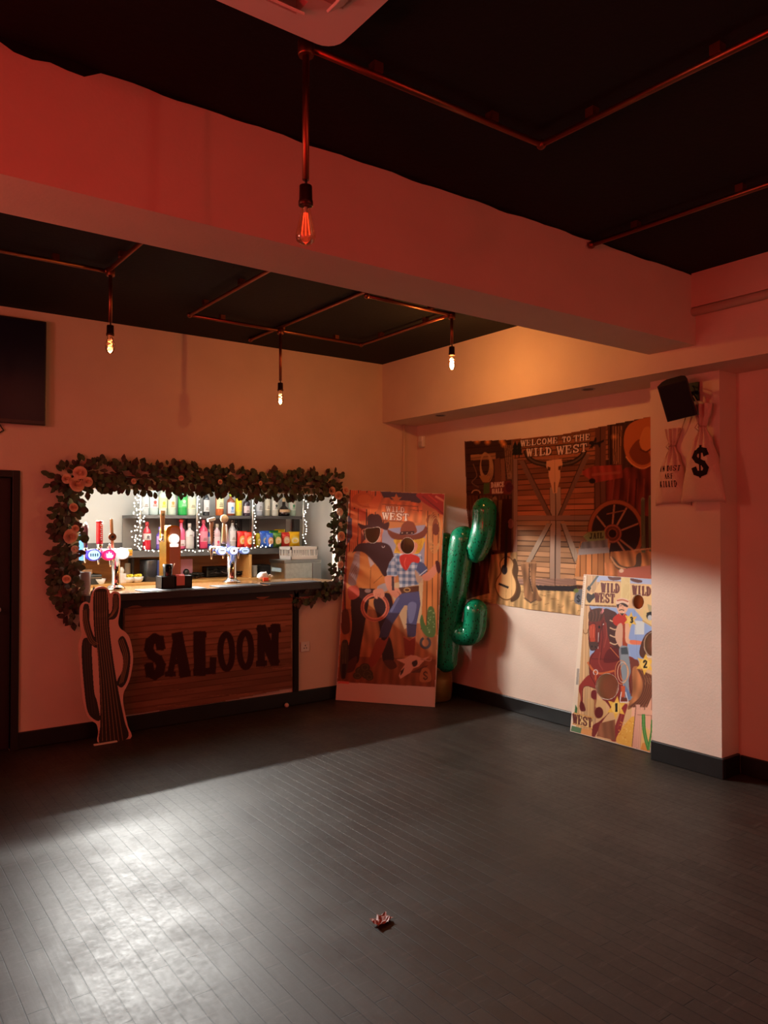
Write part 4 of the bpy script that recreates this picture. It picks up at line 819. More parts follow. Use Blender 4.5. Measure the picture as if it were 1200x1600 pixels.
    # straw, post, cactus, west
    P([(560, 1235), (585, 1300), (570, 1480), (430, 1440), (470, 1340)], (240, 184, 84), True)
    for k in range(60): x = random.uniform(445, 575); y = random.uniform(1270, 1465); LN([(x, y), (x + random.uniform(-14, 14), y + random.uniform(-9, 9))], 5, random.choice([(226, 140, 50), (250, 214, 120), (236, 168, 70)]))
    P([(585, 1140), (622, 1140), (600, 1490), (560, 1480)], (226, 170, 146)); LN([(588, 1150), (556, 1480)], 5, (120, 74, 60)); P([(600, 1180), (780, 1190), (780, 1230), (600, 1222)], (230, 178, 150)); LN([(600, 1222), (780, 1232)], 4, (150, 96, 80))
    P([(640, 1300), (700, 1350), (700, 1540), (620, 1520)], (236, 190, 120)); P([(640, 1450), (720, 1440), (720, 1540), (620, 1520)], (226, 150, 76))
    for q2 in ([(648, 1225), (652, 1330), (668, 1420), (690, 1500)], [(722, 1270), (718, 1360), (704, 1440), (692, 1500)]):
        LN(q2, 28, (74, 136, 66), True); LN(q2, 5, (126, 180, 100), True)
    P([(85, 1205), (242, 1248), (236, 1335), (76, 1296)], (236, 206, 140)); LN([(85, 1205), (242, 1248)], 6, (214, 150, 70)); LN([(76, 1296), (236, 1335)], 6, (214, 150, 70)); A.text('WEST', (78, 1286), (236, 1326), 72, 14, (104, 44, 38))
    P([(70, 1310), (150, 1330), (150, 1375), (60, 1360)], (96, 130, 92)); P([(150, 1330), (235, 1345), (230, 1400), (140, 1380)], (226, 160, 96))
    LN([(462, 690), (455, 1330)], 3, (110, 50, 44), alpha=.6); LN([(575, 380), (600, 780)], 2, (110, 120, 150), alpha=.5); A.ring(182, 545, 18, 24, 7, (150, 104, 66), -20, 200); P([(112, 850), (132, 850), (124, 980), (104, 980)], (170, 162, 150))
CRB = (880, 880, 5.1625)
board('toss_game', 'leaning bean bag toss board with a rider on a rearing horse and numbered holes', 'game board', CRB,
      [(890.8, 1142.6), (1015.8, 1172.8), (1046, 906.5), (912.2, 897.4)], None, .012,
      [E_HOLE(355, 995, 92, 104), E_HOLE(604, 312, 47, 58), E_HOLE(716, 655, 66, 95)], .0036, paint_toss, (226, 184, 134), M_CREAM, math.radians(2.4), M_PRINT, U=(.02, -1, 0))

# ------------------------------------------------------------------ cardboard cactus
G = (100, 890, 3.158); YC = 5.70
PLC = ((0, YC, 0), (1, 0, 0), (0, 0, 1))
outl = [(178, 872), (170, 800), (160, 762), (130, 742), (105, 700), (90, 620), (80, 500), (71, 400), (74, 350), (88, 322), (80, 280), (77, 200), (88, 170), (110, 158), (128, 165), (135, 128), (150, 98), (175, 84), (200, 85), (222, 100), (228, 118), (245, 107), (268, 112), (279, 130), (278, 190), (268, 258), (278, 290), (305, 310), (325, 340), (338, 400), (340, 460), (325, 540), (308, 580), (297, 602), (291, 640), (300, 700), (315, 770), (327, 842)]
A = Art(PLC, G, 1.45, 2.2, 0, 1.3, .0026, (44, 34, 28))
lp = [A.uv(q) for q in outl]; zmin = .004; lp = [(u, max(v, zmin)) for u, v in lp]
lp[0] = (lp[0][0], zmin); lp[-1] = (lp[-1][0], zmin); lp = catmull(lp, 4)
lp = [(u, max(v, zmin)) for u, v in lp]
t = thing('cactus_cutout', 'dark flat cardboard cactus cutout with pale border standing before the saloon banner', 'cardboard cutout', (1.75, YC, 0))
b = MB(); b.slab(lp, (0, YC, 0), (1, 0, 0), (0, 0, 1), (0, -1, 0), .008); b.build('card', mat('pale_pink_card', (226, 176, 160), .6), t)
parts = [[(145, 120), (160, 97), (195, 92), (215, 110), (222, 200), (226, 300), (245, 450), (270, 600), (298, 740), (314, 832), (180, 866), (178, 750), (175, 600), (165, 420), (150, 330), (143, 200)],
         [(95, 178), (110, 167), (125, 182), (128, 260), (150, 330), (174, 350), (170, 376), (150, 385), (122, 352), (100, 300), (90, 240)],
         [(90, 352), (112, 334), (135, 352), (140, 450), (150, 600), (165, 652), (178, 742), (142, 736), (112, 690), (96, 560), (86, 430)],
         [(240, 128), (258, 117), (271, 132), (271, 200), (255, 240), (225, 248), (216, 225), (235, 200)],
         [(266, 348), (285, 327), (304, 342), (324, 400), (328, 460), (314, 540), (290, 580), (268, 576), (262, 545), (285, 500), (290, 440), (275, 390)]]
for p in parts: A.poly(p, (50, 40, 32), True)
for k in range(6): A.line([(155 + k * 11, 110), (158 + k * 11, 300), (182 + k * 13, 560), (190 + k * 20, 845)], 3.2, (150, 112, 78), True)
for pts, off in (([(100, 200), (106, 260), (130, 345), (160, 370)], 8), ([(252, 125), (254, 190), (228, 236)], 7), ([(280, 345), (306, 440), (282, 560)], 8)):
    for k in (-1, 0, 1): A.line([(x + k * off, y - k * 4) for x, y in pts], 3, (160, 118, 80), True)
for k in range(3): A.line([(100 + k * 12, 360), (108 + k * 12, 520), (126 + k * 14, 710)], 2.5, (84, 66, 50), True)
M2 = np.zeros_like(A.mask)
for p in parts:
    r = A.inside([A.uv(q) for q in catmull(p)])
    if r: M2[r[0]] |= r[1]
A.mask = M2; A.build('printed_face', t, M_PRINT)
b = MB(); b.box(lp[0][0] - .05, lp[-1][0] + .07, YC - .03, YC - .008, .002, .012, .002); b.build('foot', M_CREAM, t)
b = MB(); b.slab([(0, 0), (.16, 0), (.02, .5), (0, .5)], (1.78, YC + .009, .004), (0, 1, 0), (0, 0, 1), (1, 0, 0), .005); b.build('strut', M_CREAM, t)

# ------------------------------------------------------------------ saloon banner on the front of the bar
PLB = planeY(Y0 - .022)
q = bounds(PLB, G, [(296, 170), (1128, 118), (1132, 610), (305, 728)])
bu0, bu1, bv0, bv1 = q[0][0], q[1][0], .135, max(q[0][1], q[1][1])
A = Art(PLB, G, bu0, bu1, bv0 - .02, bv1 + .01, .0055, (150, 92, 68))
A.planks([(280, 100), (1150, 60), (1150, 760), (280, 800)], (142, 96, 76), 26, .3, True, (92, 58, 46))
for k in range(130):
    x = random.uniform(300, 1100); y = random.uniform(130, 700); l = random.uniform(30, 140); A.line([(x, y), (x + l, y - l * .08)], 2.2, random.choice([(104, 62, 48), (116, 72, 56), (186, 128, 98)]), alpha=.7)
INK = (58, 34, 34)
for ch, x0, x1, y0, y1, wd in (('S', 403, 492, 530, 334, 54), ('A', 498, 620, 522, 326, 50), ('L', 638, 745, 512, 320, 54)):
    A.text(ch, (x0, y0), (x1, y0 - 6), y0 - y1, wd, INK, gap=.12)
for cx, cy, rx, ry in ((800, 404, 29, 84), (894, 396, 29, 84)): A.ring(cx, cy, rx, ry, 30, INK); A.line([(cx - 31, cy - 50), (cx - 31, cy + 50)], 16, INK); A.line([(cx + 31, cy - 50), (cx + 31, cy + 50)], 16, INK)
A.text('N', (950, 470), (1062, 462), 188, 46, INK, gap=.12); A.poly([(1000, 285), (1065, 275), (1070, 308), (1010, 315)], INK); A.poly([(945, 450), (1000, 446), (1000, 474), (945, 478)], INK)
A.clip([(bu0, bv0 - .005), ((bu0 + bu1) / 2, bv0 - .012), (bu1, bv0 + .02), (bu1 - .01, .6), (bu1, bv1), ((bu0 + bu1) / 2, bv1 - .02), (bu0, bv1 - .012)])
def ban_pos(gu, gv):
    P = A.O + gu[..., None] * A.U + gv[..., None] * A.V
    f = (gu - bu0) / (bu1 - bu0); hh = (gv - bv0) / (bv1 - bv0)
    off = .004 + .006 * hh * (np.sin(f * 26) * (hh > 0)) * .4 + .006 * np.abs(np.sin((f - hh) * 9)) * np.clip(hh - .5, 0, 1) + .004 * np.sin(hh * 16 + 4 * f)
    return P + A.N * np.clip(off, .001, .02)[..., None]
t = thing('saloon_banner', 'brown wood print cloth banner reading saloon hung on the bar front', 'banner', ((bu0 + bu1) / 2, Y0, bv0))
A.build('printed_cloth', t, print_mat('cloth_print', .8, .15), pos=ban_pos)
for u in (bu0 + .03, bu1 - .03): b = MB(); b.ball((u, Y0 - .022, bv1 - .02), .007, 8); b.build('pin', M_STEEL, t)
b = MB(); b.box(3.345, 3.392, Y0 - .03, Y0, SK, 1.0, .002); struct('trim_5', b, M_BLACKM, 'black edging strip on the bar front')
b = MB(); b.box(bu0 - .06, bu0 - .005, Y0 - .02, Y0, SK, 1.0, .002); struct('trim_6', b, M_BLACKM, 'black edging strip left of the banner')

# ------------------------------------------------------------------ inflatable cactus in a gold pot
t = thing('inflatable_cactus', 'shiny green inflatable cactus with curved arms in a gold pot', 'inflatable', (4.50, 5.34, 0))
def vinyl():
    m = bpy.data.materials.new('green_vinyl'); m.use_nodes = True; nt = m.node_tree; b = nt.nodes['Principled BSDF']
    tc = nt.nodes.new('ShaderNodeTexCoord'); mp = nt.nodes.new('ShaderNodeMapping'); mp.inputs['Scale'].default_value = (62, 62, 28)
    v = nt.nodes.new('ShaderNodeTexVoronoi'); v.inputs['Scale'].default_value = 1.0; v.inputs['Randomness'].default_value = 0.8
    r = nt.nodes.new('ShaderNodeValToRGB'); r.color_ramp.elements[0].position = .22; r.color_ramp.elements[1].position = .3
    r.color_ramp.elements[0].color = (*L((6, 44, 30)), 1); r.color_ramp.elements[1].color = (*L((18, 138, 98)), 1)
    nt.links.new(tc.outputs['Object'], mp.inputs[0]); nt.links.new(mp.outputs[0], v.inputs['Vector']); nt.links.new(v.outputs['Distance'], r.inputs[0]); nt.links.new(r.outputs[0], b.inputs['Base Color'])
    b.inputs['Roughness'].default_value = .22; b.inputs['Coat Weight'].default_value = .5; b.inputs['Coat Roughness'].default_value = .08
    return m
M_VINYL = vinyl()
def arm(name, pts, rad, tip=True, sub=7):
    P = [Vector(p) for p in catmull(pts, sub, False)] if len(pts[0]) == 2 else None
    pp = []
    n = len(pts)
    for i in range(n - 1):
        g = lambda k: np.array(pts[min(max(k, 0), n - 1)], float)
        p0, p1, p2, p3 = g(i - 1), g(i), g(i + 1), g(i + 2)
        for j in range(sub):
            s = j / sub; pp.append(.5 * (2 * p1 + (p2 - p0) * s + (2 * p0 - 5 * p1 + 4 * p2 - p3) * s * s + (3 * p1 - p0 - 3 * p2 + p3) * s ** 3))
    pp.append(np.array(pts[-1], float))
    # round both ends off
    ln = [0]
    for a, c in zip(pp[:-1], pp[1:]): ln.append(ln[-1] + np.linalg.norm(c - a))
    T = ln[-1]; res = []; rr = []
    ext = [0.0, .02 * rad, .1 * rad, .25 * rad, .5 * rad, .8 * rad]
    ss = sorted(set(ext + [T - e for e in ext] + [x for x in ln if rad < x < T - rad]))
    for s_ in ss:
        k = min(max(np.searchsorted(ln, s_) - 1, 0), len(pp) - 2); f = (s_ - ln[k]) / max(ln[k + 1] - ln[k], 1e-9)
        res.append(pp[k] * (1 - f) + pp[k + 1] * f)
        e = min(s_, T - s_) / rad; rr.append(rad * (math.sqrt(max(0.0, 1 - (1 - min(e, 1)) ** 2)) if e < 1 else 1) * (1 + .012 * math.sin(s_ * 30)) + .001)
    b = MB(); b.tube(res, rr, 22); return b.build(name, M_VINYL, t)
def c3(px, py, tt): return tuple(att(px, py, tt))
TC = 6.72
arm('trunk', [c3(694, 1050, 6.86), c3(700, 980, 6.82), c3(709, 930, 6.78), c3(717, 880, 6.74), c3(727, 822, 6.70)], .118)
arm('upper_arm', [c3(729, 868, 6.68), c3(742, 862, 6.66), c3(754, 835, 6.60), c3(757, 806, 6.59), c3(757, 777, 6.58)], .106)
arm('lower_arm', [c3(704, 984, 6.78), c3(722, 990, 6.75), c3(738, 988, 6.70), c3(743, 965, 6.68), c3(743, 936, 6.67)], .104)
arm('rear_arm', [c3(712, 905, 6.86), c3(700, 895, 6.93), c3(697, 870, 6.95), c3(697, 832, 6.96)], .070)
b = MB(); pz = [(.135, .003), (.15, .02), (.158, .1), (.158, .2), (.15, .27), (.165, .285), (.172, .31), (.165, .335), (.15, .345), (.166, .36), (.172, .385), (.164, .41), (.145, .42), (.06, .42)]
b.lathe(pz, (4.50, 5.34, 0), 28); b.build('pot', mat('gold_vinyl', (150, 112, 52), .3, .55), t)

# ------------------------------------------------------------------ loudspeaker and money bags on the pillar
sp = Vector((4.385, 2.80, 2.405)); nrm = Vector((-.80, -.42, -.42)).normalized()
zax = (Vector((.0, .0, 1)) - nrm * nrm.z).normalized(); xax = zax.cross(nrm).normalized()
rl = Matrix.Rotation(math.radians(12), 3, nrm); zax = rl @ zax; xax = rl @ xax
R3 = Matrix((xax, nrm, zax)).transposed().to_4x4()
Ms = Matrix.Translation(sp) @ R3
t = thing('loudspeaker', 'black loudspeaker tilted down on a bracket on the pillar', 'loudspeaker', sp)
b = MB()
prof = [(-.088, .075), (.088, .075), (.092, .05), (.072, -.04), (.045, -.075), (-.045, -.075), (-.072, -.04), (-.092, .05)]
vs = [[b.bm.verts.new(Ms @ Vector((x, y, z))) for x, y in prof] for z in (-.118, .118)]
for k in range(8): b.bm.faces.new((vs[0][k], vs[0][(k + 1) % 8], vs[1][(k + 1) % 8], vs[1][k]))
b.bm.faces.new(vs[0]); b.bm.faces.new(vs[1]); b.build('cabinet', mat('speaker_black', (16, 15, 15), .55), t)
b = MB(); b.box(-.08, .08, .0755, .079, -.11, .11, .002, Ms); b.build('front_grille', M_BLACKM, t)
b = MB(); b.tube([sp - nrm * .07, sp - nrm * .11 + Vector((.02, 0, .02)), (PX - .015, 2.80, 2.45)], .012, 8); b.box(PX - .015, PX, 2.755, 2.825, 2.40, 2.52); b.tube([Ms @ Vector((0, -.075, -.06)), Ms @ Vector((0, -.10, 0)), Ms @ Vector((0, -.075, .06))], .008, 8); b.build('bracket', M_BLACK, t)
b = MB(); b.tube([(PX - .012, 2.80, 2.50), (PX - .05, 2.76, 2.47), (PX - .09, 2.74, 2.43), (PX - .10, 2.77, 2.40), tuple(sp - nrm * .078)], .004, 6); b.build('cable', M_BLACK, t)

M_SACK = mat('calico_cloth', (220, 186, 164), .85, bump=.3, bscale=120)
def sack(label, yc, zb, wd, ht, xoff, text, seed):
    """cloth bag hanging flat on the pillar; local: u along -y, v up, depth towards the room"""
    t = thing('money_bag', label, 'bag', (PX - xoff, yc, zb + ht), group='cloth money bags hung on the pillar')
    def half(v):   # half width at height v (0..1)
        pts = [(0, .5), (.12, .465), (.4, .36), (.62, .22), (.74, .10), (.77, .085), (.82, .12), (.9, .19), (1.0, .215)]
        for (a, x), (c, y) in zip(pts[:-1], pts[1:]):
            if v <= c: f = (v - a) / (c - a); f = f * f * (3 - 2 * f); return wd * (x + (y - x) * f)
        return wd * pts[-1][1]
    def dep(v): return .004 + (.05 if v < .74 else .03) * math.sin(PI * min(1, max(.0, v / .74))) ** .7 if v < .72 else .018 + .012 * (v - .72)
    def front(s, v):  # s -1..1
        pl = .010 * math.sin(s * 11 + seed + v * 2) * min(1, max(0, (v - .35) / .3)) + .004 * math.sin(s * 5 + v * 9 + seed)
        d = dep(v) * math.sqrt(max(0, 1 - s * s)) + pl * math.sqrt(max(0, 1 - s * s))
        sag = -.012 * (1 - s * s) * 0 + (-.015 * abs(s) ** 3 if v < .02 else 0)
        return Vector((PX - xoff - max(d, -.01), yc - s * half(v), zb + v * ht + sag))
    b = MB(); nu, nv = 28, 26; V_ = [[None] * (2 * nu) for _ in range(nv + 1)]
    for j in range(nv + 1):
        v = j / nv
        for i in range(nu): s_ = -1 + 2 * i / nu; V_[j][i] = b.bm.verts.new(front(s_, v))
        for i in range(nu):
            s_ = 1 - 2 * i / nu; p = front(s_, v); p.x = min(PX - .004, PX - xoff + .35 * (PX - xoff - p.x) + .001); V_[j][nu + i] = b.bm.verts.new(p)
    for j in range(nv):
        for i in range(2 * nu):
            f = b.bm.faces.new((V_[j][i], V_[j][(i + 1) % (2 * nu)], V_[j + 1][(i + 1) % (2 * nu)], V_[j + 1][i])); f.smooth = True
    b.bm.faces.new(V_[0]); b.build('sack', M_SACK, t)
    b = MB(); v = .765; b.tube([front(-1 + 2 * k / 16, v) + Vector((-.004, 0, .004 * math.sin(k * 2))) for k in range(17)], .005, 6); p = front(.1, v); b.tube([p + Vector((-.006, 0, 0)), p + Vector((-.02, .015, .02)), p + Vector((-.02, .035, -.005)), p + Vector((-.012, .01, -.03))], .004, 6)
    p0 = front(0, v); b.tube([p0, (PX - .02, (yc + 2.79) / 2, zb + ht + .0), (PX - .022, 2.79, 2.44)], .003, 6); b.build('drawstring', mat('cotton_string', (196, 160, 140), .9), t)
    A = Art(((0, 0, 0), (1, 0, 0), (0, 0, 1)), None, -wd * .5, wd * .5, 0, ht, .0022, (38, 24, 26)); A.img[:] = 255
    for tx, p, q, h, wdt in text: A.text(tx, p, q, h, wdt, (38, 24, 26))
    A.mask = A.img[..., 0] < 120
    def pos(gu, gv):
        out = np.zeros(gu.shape + (3,))
        for j in range(gu.shape[0]):
            v = min(.999, gv[j, 0] / ht); h_ = half(v)
            for i in range(gu.shape[1]):
                s_ = max(-.97, min(.97, gu[j, i] / h_)); p = front(s_, v); out[j, i] = (p.x - .0022, p.y, p.z)
        return out
    A.build('printed_lettering', t, M_PRINTB, pos=pos)
M_PRINTB = print_mat('black_ink', .8, .1)
sack('cloth money bag with a big black dollar sign, hanging right below the loudspeaker', 2.705, 1.745, .31, .62, .05, [('$', (-.055, .155), (.075, .155), .19, .034)], 1.0)
sack('cloth money bag with three small lines of black lettering, behind the dollar bag', 2.945, 1.735, .27, .50, .008, [('IN DUST', (-.075, .215), (.075, .215), .036, .008), ('ARE', (-.035, .165), (.04, .165), .034, .008), ('KILLED', (-.07, .11), (.06, .11), .04, .008)], 2.6)

# ------------------------------------------------------------------ flower garlands round the opening
M_LEAF = mat('eucalyptus_leaf', (62, 76, 48), .6, noise=.5, nscale=30); M_LEAF2 = mat('dusky_leaf', (70, 52, 42), .6, noise=.4, nscale=30)
M_ROSE = mat('peach_rose', (236, 196, 168), .7, noise=.1, nscale=40); M_ROSE2 = mat('white_rose', (240, 228, 214), .7)
def leaf(b, p, d, up, l, wd, mi=0, rnd=False):
    d = Vector(d).normalized(); s = d.cross(Vector(up)).normalized(); n = s.cross(d).normalized()
    sh = [(0, 0), (.25, .8), (.6, 1), (.88, .6), (1, 0), (.88, -.6), (.6, -1), (.25, -.8)] if rnd else [(0, 0), (.2, .55), (.45, 1), (.75, .6), (1, 0), (.75, -.6), (.45, -1), (.2, -.55)]
    vs = [b.bm.verts.new(p + d * (u * l) + s * (v * wd / 2) + n * (.12 * l * (abs(v) * .6 - u * u * .8))) for u, v in sh]
    for q in ((0, 1, 7), (1, 2, 6, 7), (2, 3, 5, 6), (3, 4, 5)):
        f = b.bm.faces.new([vs[k] for k in q]); f.material_index = mi
def rose_mesh(r, mname, m):
    b = MB()
    for ring, (n, rr, tilt, hh) in enumerate(((3, .28, .1, .62), (5, .5, .35, .58), (6, .78, .75, .48), (7, 1.0, 1.05, .34))):
        for k in range(n):
            a = 2 * PI * (k + ring * .37) / n
            g = []
            for i in range(4):
                u = i / 3
                row = []
                for j in range(5):
                    v = (j / 4 - .5) * 2; aa = a + v * (1.15 * PI / n + .12)
                    rad = r * (rr * (.35 + .65 * math.sin(u * 1.35)) + .1 * u * u * tilt); z = r * (hh * u * 1.25 - .30 * tilt * u * u - .1 * v * v * u)
                    row.append(b.bm.verts.new((rad * math.cos(aa), rad * math.sin(aa), z)))
                g.append(row)
            for i in range(3):
                for j in range(4):
                    f = b.bm.faces.new((g[i][j], g[i][j + 1], g[i + 1][j + 1], g[i + 1][j])); f.smooth = True
    b.ball((0, 0, r * .2), r * .3, 8)
    me = bpy.data.meshes.new(mname); b.bm.to_mesh(me); b.bm.free(); me.materials.append(m); return me
ROSES = {}
def rose(parent, px, py, r, Y, white=False):
    key = (round(r, 3), white)
    if key not in ROSES: ROSES[key] = rose_mesh(r, 'rose', M_ROSE2 if white else M_ROSE)
    o = bpy.data.objects.new('rose', ROSES[key]); COL.objects.link(o); o.parent = parent
    p = Vector(ony(px, py, Y)); o.location = WM[parent.name].inverted() @ p
    dirn = Vector((random.uniform(-.25, .25), -1, random.uniform(-.3, .3))).normalized()
    o.rotation_euler = dirn.to_track_quat('Z', 'Y').to_euler(); WM[o.name] = Matrix.Identity(4)
def garland(label, path, dens, spread, sz, depth=.05, hang=.5, fmin=-1.0):
    P = [Vector(ony(x, y, Y0 - depth)) for x, y in path]
    t = thing('flower_garland', label, 'garland', P[0], group=None)
    b = MB(); b.tube(P, .008, 6); b.build('stem', M_LEAF2, t)
    b = MB()
    for a, c in zip(P[:-1], P[1:]):
        n = int((c - a).length * dens)
        for k in range(n):
            p = a.lerp(c, (k + random.random()) / n)
            ang = random.uniform(0, 2 * PI); rad = spread * math.sqrt(random.random()) * random.choice((1, 1, 1.15))
            off = Vector((math.cos(ang) * rad, random.uniform(-.045, .03), math.sin(ang) * rad))
            q = p + off; q.y = min(q.y, Y0 - .012) if not (OX0 < q.x < OX1 and q.z < OZ1) else q.y
            d = Vector((off.x * 3 + random.uniform(-.5, .5) * .1, random.uniform(-.06, .0), off.z * 3 - hang * .1 + random.uniform(-.08, .08)))
            if d.length < .02: d = Vector((random.uniform(-1, 1), -.3, random.uniform(-1, 1)))
            l = sz * random.uniform(.7, 1.25)
            leaf(b, q, d, (random.uniform(-.6, .6), -1, random.uniform(-.5, .5)), l, l * random.uniform(.5, .9), 0 if random.random() < .6 else 1, random.random() < .65)
    b.build('foliage', [M_LEAF, M_LEAF2], t, recalc=False)
    return t
YG = Y0 - .085
g = garland('thick leafy garland with small roses along the top of the bar opening', [(96, 752), (130, 744), (170, 742), (210, 746), (250, 747), (300, 749), (345, 752), (390, 758), (430, 757), (470, 760), (505, 757), (520, 757)], 330, .105, .058)
for x, y, r, wh in ((104, 748, .034, 0), (120, 757, .052, 0), (125, 739, .046, 0), (137, 753, .034, 0), (209, 752, .02, 0), (283, 747, .02, 0), (344, 753, .02, 0), (407, 755, .018, 0)): rose(g, x, y, r, YG - .03, wh)
g = garland('leafy garland with peach roses hanging down the left side of the bar opening', [(106, 770), (103, 800), (104, 835), (104, 870), (98, 895), (101, 920), (108, 940), (116, 958)], 330, .085, .058)
for x, y, r, wh in ((115, 793, .03, 0), (110, 838, .05, 0), (117, 858, .025, 1), (118, 826, .026, 0), (104, 905, .028, 0)): rose(g, x, y, r, YG - .02, wh)
g = garland('leafy garland with peach and white roses down the right side of the bar opening', [(518, 760), (527, 775), (529, 800), (528, 830), (529, 860), (529, 885), (530, 905)], 330, .062, .05)
for x, y, r, wh in ((519, 767, .036, 0), (529, 774, .036, 0), (540, 766, .034, 0), (531, 800, .034, 1), (532, 819, .018, 1), (533, 838, .042, 0), (532, 882, .032, 0), (532, 903, .02, 1)): rose(g, x, y, r, YG - .02, wh)
garland('sparse leafy garland tucked under the right end of the bar top', [(462, 934), (478, 938), (490, 934), (505, 928), (520, 922), (532, 916)], 150, .05, .055, .03)
garland('dark leaves trailing under the left end of the bar top', [(118, 945), (128, 940), (140, 936), (150, 935)], 170, .05, .055, .05)

# ------------------------------------------------------------------ bar counter and what stands on it
CT = 1.075
t = thing('bar_counter', 'wooden bar counter with dark edge in the serving opening', 'counter', (2.7, Y0 + .3, CT))
b = MB(); b.slab([(OX0, 5.79), (OX0 + .01, 5.78), (3.80, 5.879), (3.80, Y0 - .002), (OX1 - .005, Y0), (OX1 - .005, 6.46), (OX0, 6.46)], (0, 0, CT), (1, 0, 0), (0, 1, 0), (0, 0, 1), .042)
b.build('worktop', wood_mat('varnished_bar_top', (96, 60, 32), (166, 118, 70), 0, 14, .2), t)
b = MB(); b.slab([(OX0, 5.778), (OX0 + .01, 5.768), (3.805, 5.866), (3.805, 5.880), (OX0 + .01, 5.782), (OX0, 5.79)], (0, 0, CT + .001), (1, 0, 0), (0, 1, 0), (0, 0, 1), .055); b.build('edge_moulding', mat('dark_moulding', (44, 26, 20), .35), t)
b = MB(); b.box(OX0, OX1, Y0 - .03, Y0 - .001, .955, CT - .043); b.build('fascia_board', mat('dark_fascia', (40, 26, 22), .6), t)
runs = [(1.98, 2.50, 'dark bar runner mat on the counter left of the napkin caddy'), (2.62, 3.02, 'dark bar runner mat on the counter in front of the middle tap'), (3.1, 3.62, 'dark bar runner mat near the right end of the counter')]
for x0, x1, lab in runs:
    b = MB(); y = 5.79 + (x0 - 1.53) / 2.4 * .1 + .02; b.box(x0, x1, y, y + .2, CT + .0005, CT + .007, .003); tag(b.build('bar_runner', mat('runner_rubber', (40, 40, 46), .6)), lab, 'bar mat', None)

def emis(name, rgb, e, es): return mat(name, rgb, .4, emit=e, es=es)
def tap_lens(t, px, py, Y, rx, rz, rim, face, es, nm):
    p = Vector(ony(px, py, Y)); b = MB()
    M = Matrix.Rotation(PI / 2, 4, 'X')
    b.lathe([(1, -.028), (1.0, .012), (.9, .018), (.001, .02)], p, 22, Matrix.Diagonal((rx, 1, rz, 1)) @ M); o = b.build('badge', emis('badge_rim_' + nm, rim, rim, es * .35), t)
    b = MB(); b.lathe([(.8, .0185), (.001, .0225)], p, 22, Matrix.Diagonal((rx, 1, rz, 1)) @ M, cap=False); b.build('badge_face', emis('badge_face_' + nm, face, face, es), o)
    return p, o
def handle(t, px, p0, p1, Y, w0, w1, m, lean=0, name='tap_handle', flat=.6):
    a = Vector(ony(px, p0, Y)); c = Vector(ony(px + lean, p1, Y)); b = MB()
    n = 6; prof = []
    for k in range(n + 1):
        f = k / n; prof.append((w0 + (w1 - w0) * f, f))
    for k in range(n):
        pass
    ring = []
    for r_, f in [(w0 * .6, 0)] + prof + [(w1 * .7, 1.01)]:
        q = a.lerp(c, f); ring.append([b.bm.verts.new(q + Vector((r_ * math.cos(2 * PI * i / 12), r_ * flat * math.sin(2 * PI * i / 12), 0))) for i in range(12)])
    for r0, r1 in zip(ring[:-1], ring[1:]):
        for i in range(12): f = b.bm.faces.new((r0[i], r0[(i + 1) % 12], r1[(i + 1) % 12], r1[i])); f.smooth = True
    b.bm.faces.new(ring[0]); b.bm.faces.new(ring[-1]); return b.build(name, m, t), a, c
def spout(t, px, Y, ptop, pbot):
    a = Vector(ony(px, ptop, Y)); c = Vector(ony(px, pbot, Y)); b = MB()
    b.lathe([(.016, a.z + .03), (.018, a.z), (.014, a.z - .02), (.009, c.z + .02), (.006, c.z)], (a.x, Y + .02, 0), 12)
    b.tube([(a.x, Y + .08, a.z), (a.x, Y + .02, a.z)], .013, 8); b.build('tap', M_CHROME, t)
# left tee font
Y = 6.17; base = onz(181, 915, CT); xb = ony(181, 900, Y)[0]
t = thing('beer_tap_tower', 'chrome tee shaped beer tower with three handles and glowing badges, left on the counter', 'beer tap', (xb, Y, CT), group=None)
zt = ony(181, 863, Y)[2]
b = MB(); b.lathe([(.075, CT + .001), (.075, CT + .01), (.055, CT + .03), (.036, CT + .04), (.032, CT + .06), (.032, zt)], (xb, Y, 0), 24); b.build('column', M_CHROME, t)
b = MB(); b.tube([ony(131, 865, Y), ony(205, 863, Y)], .034, 18); b.lathe([(.018, zt + .03), (.02, zt + .045), (.008, zt + .05), (.012, zt + .062), (.001, zt + .07)], (xb - .05, Y, 0), 12); b.build('crossbar', M_CHROME, t)
for px, pt, pb in ((134, 862, 880), (155, 862, 882), (174, 866, 886)): spout(t, px, Y - .06, pt, pb)
p, o = tap_lens(t, 146, 867, Y - .07, .056, .047, (70, 60, 230), (190, 240, 255), 1.1, 'blue')
b = MB(); [b.box(p.x - .03 + k * .017, p.x - .022 + k * .017, p.y - .026, p.y - .0235, p.z - .012, p.z + .012) for k in range(4)]; b.build('badge_mark', mat('badge_ink_blue', (60, 90, 170), .4), o)
p, o = tap_lens(t, 170, 867, Y - .07, .052, .045, (226, 20, 110), (244, 60, 140), 1.0, 'pink')
b = MB(); b.slab([(-.02, -.02), (.02, -.02), (.026, 0), (.014, -.004), (.012, .016), (.002, .004), (-.004, .026), (-.01, .004), (-.024, .012)], (p.x, p.y - .0245, p.z), (1, 0, 0), (0, 0, 1), (0, -1, 0), .002); b.build('badge_mark', emis('badge_mark_white', (255, 250, 250), (255, 250, 250), 6), o)
tap_lens(t, 191, 865, Y - .07, .052, .045, (235, 240, 245), (255, 255, 255), 2.0, 'white')
o, a, c = handle(t, 134, 857, 822, Y - .03, .014, .026, mat('plum_handle', (70, 32, 40), .4), -1.5, flat=.5); 
b = MB(); b.lathe([(.026, 0), (.012, .028)], c, 4); b.build('finial', M_STEEL, o)
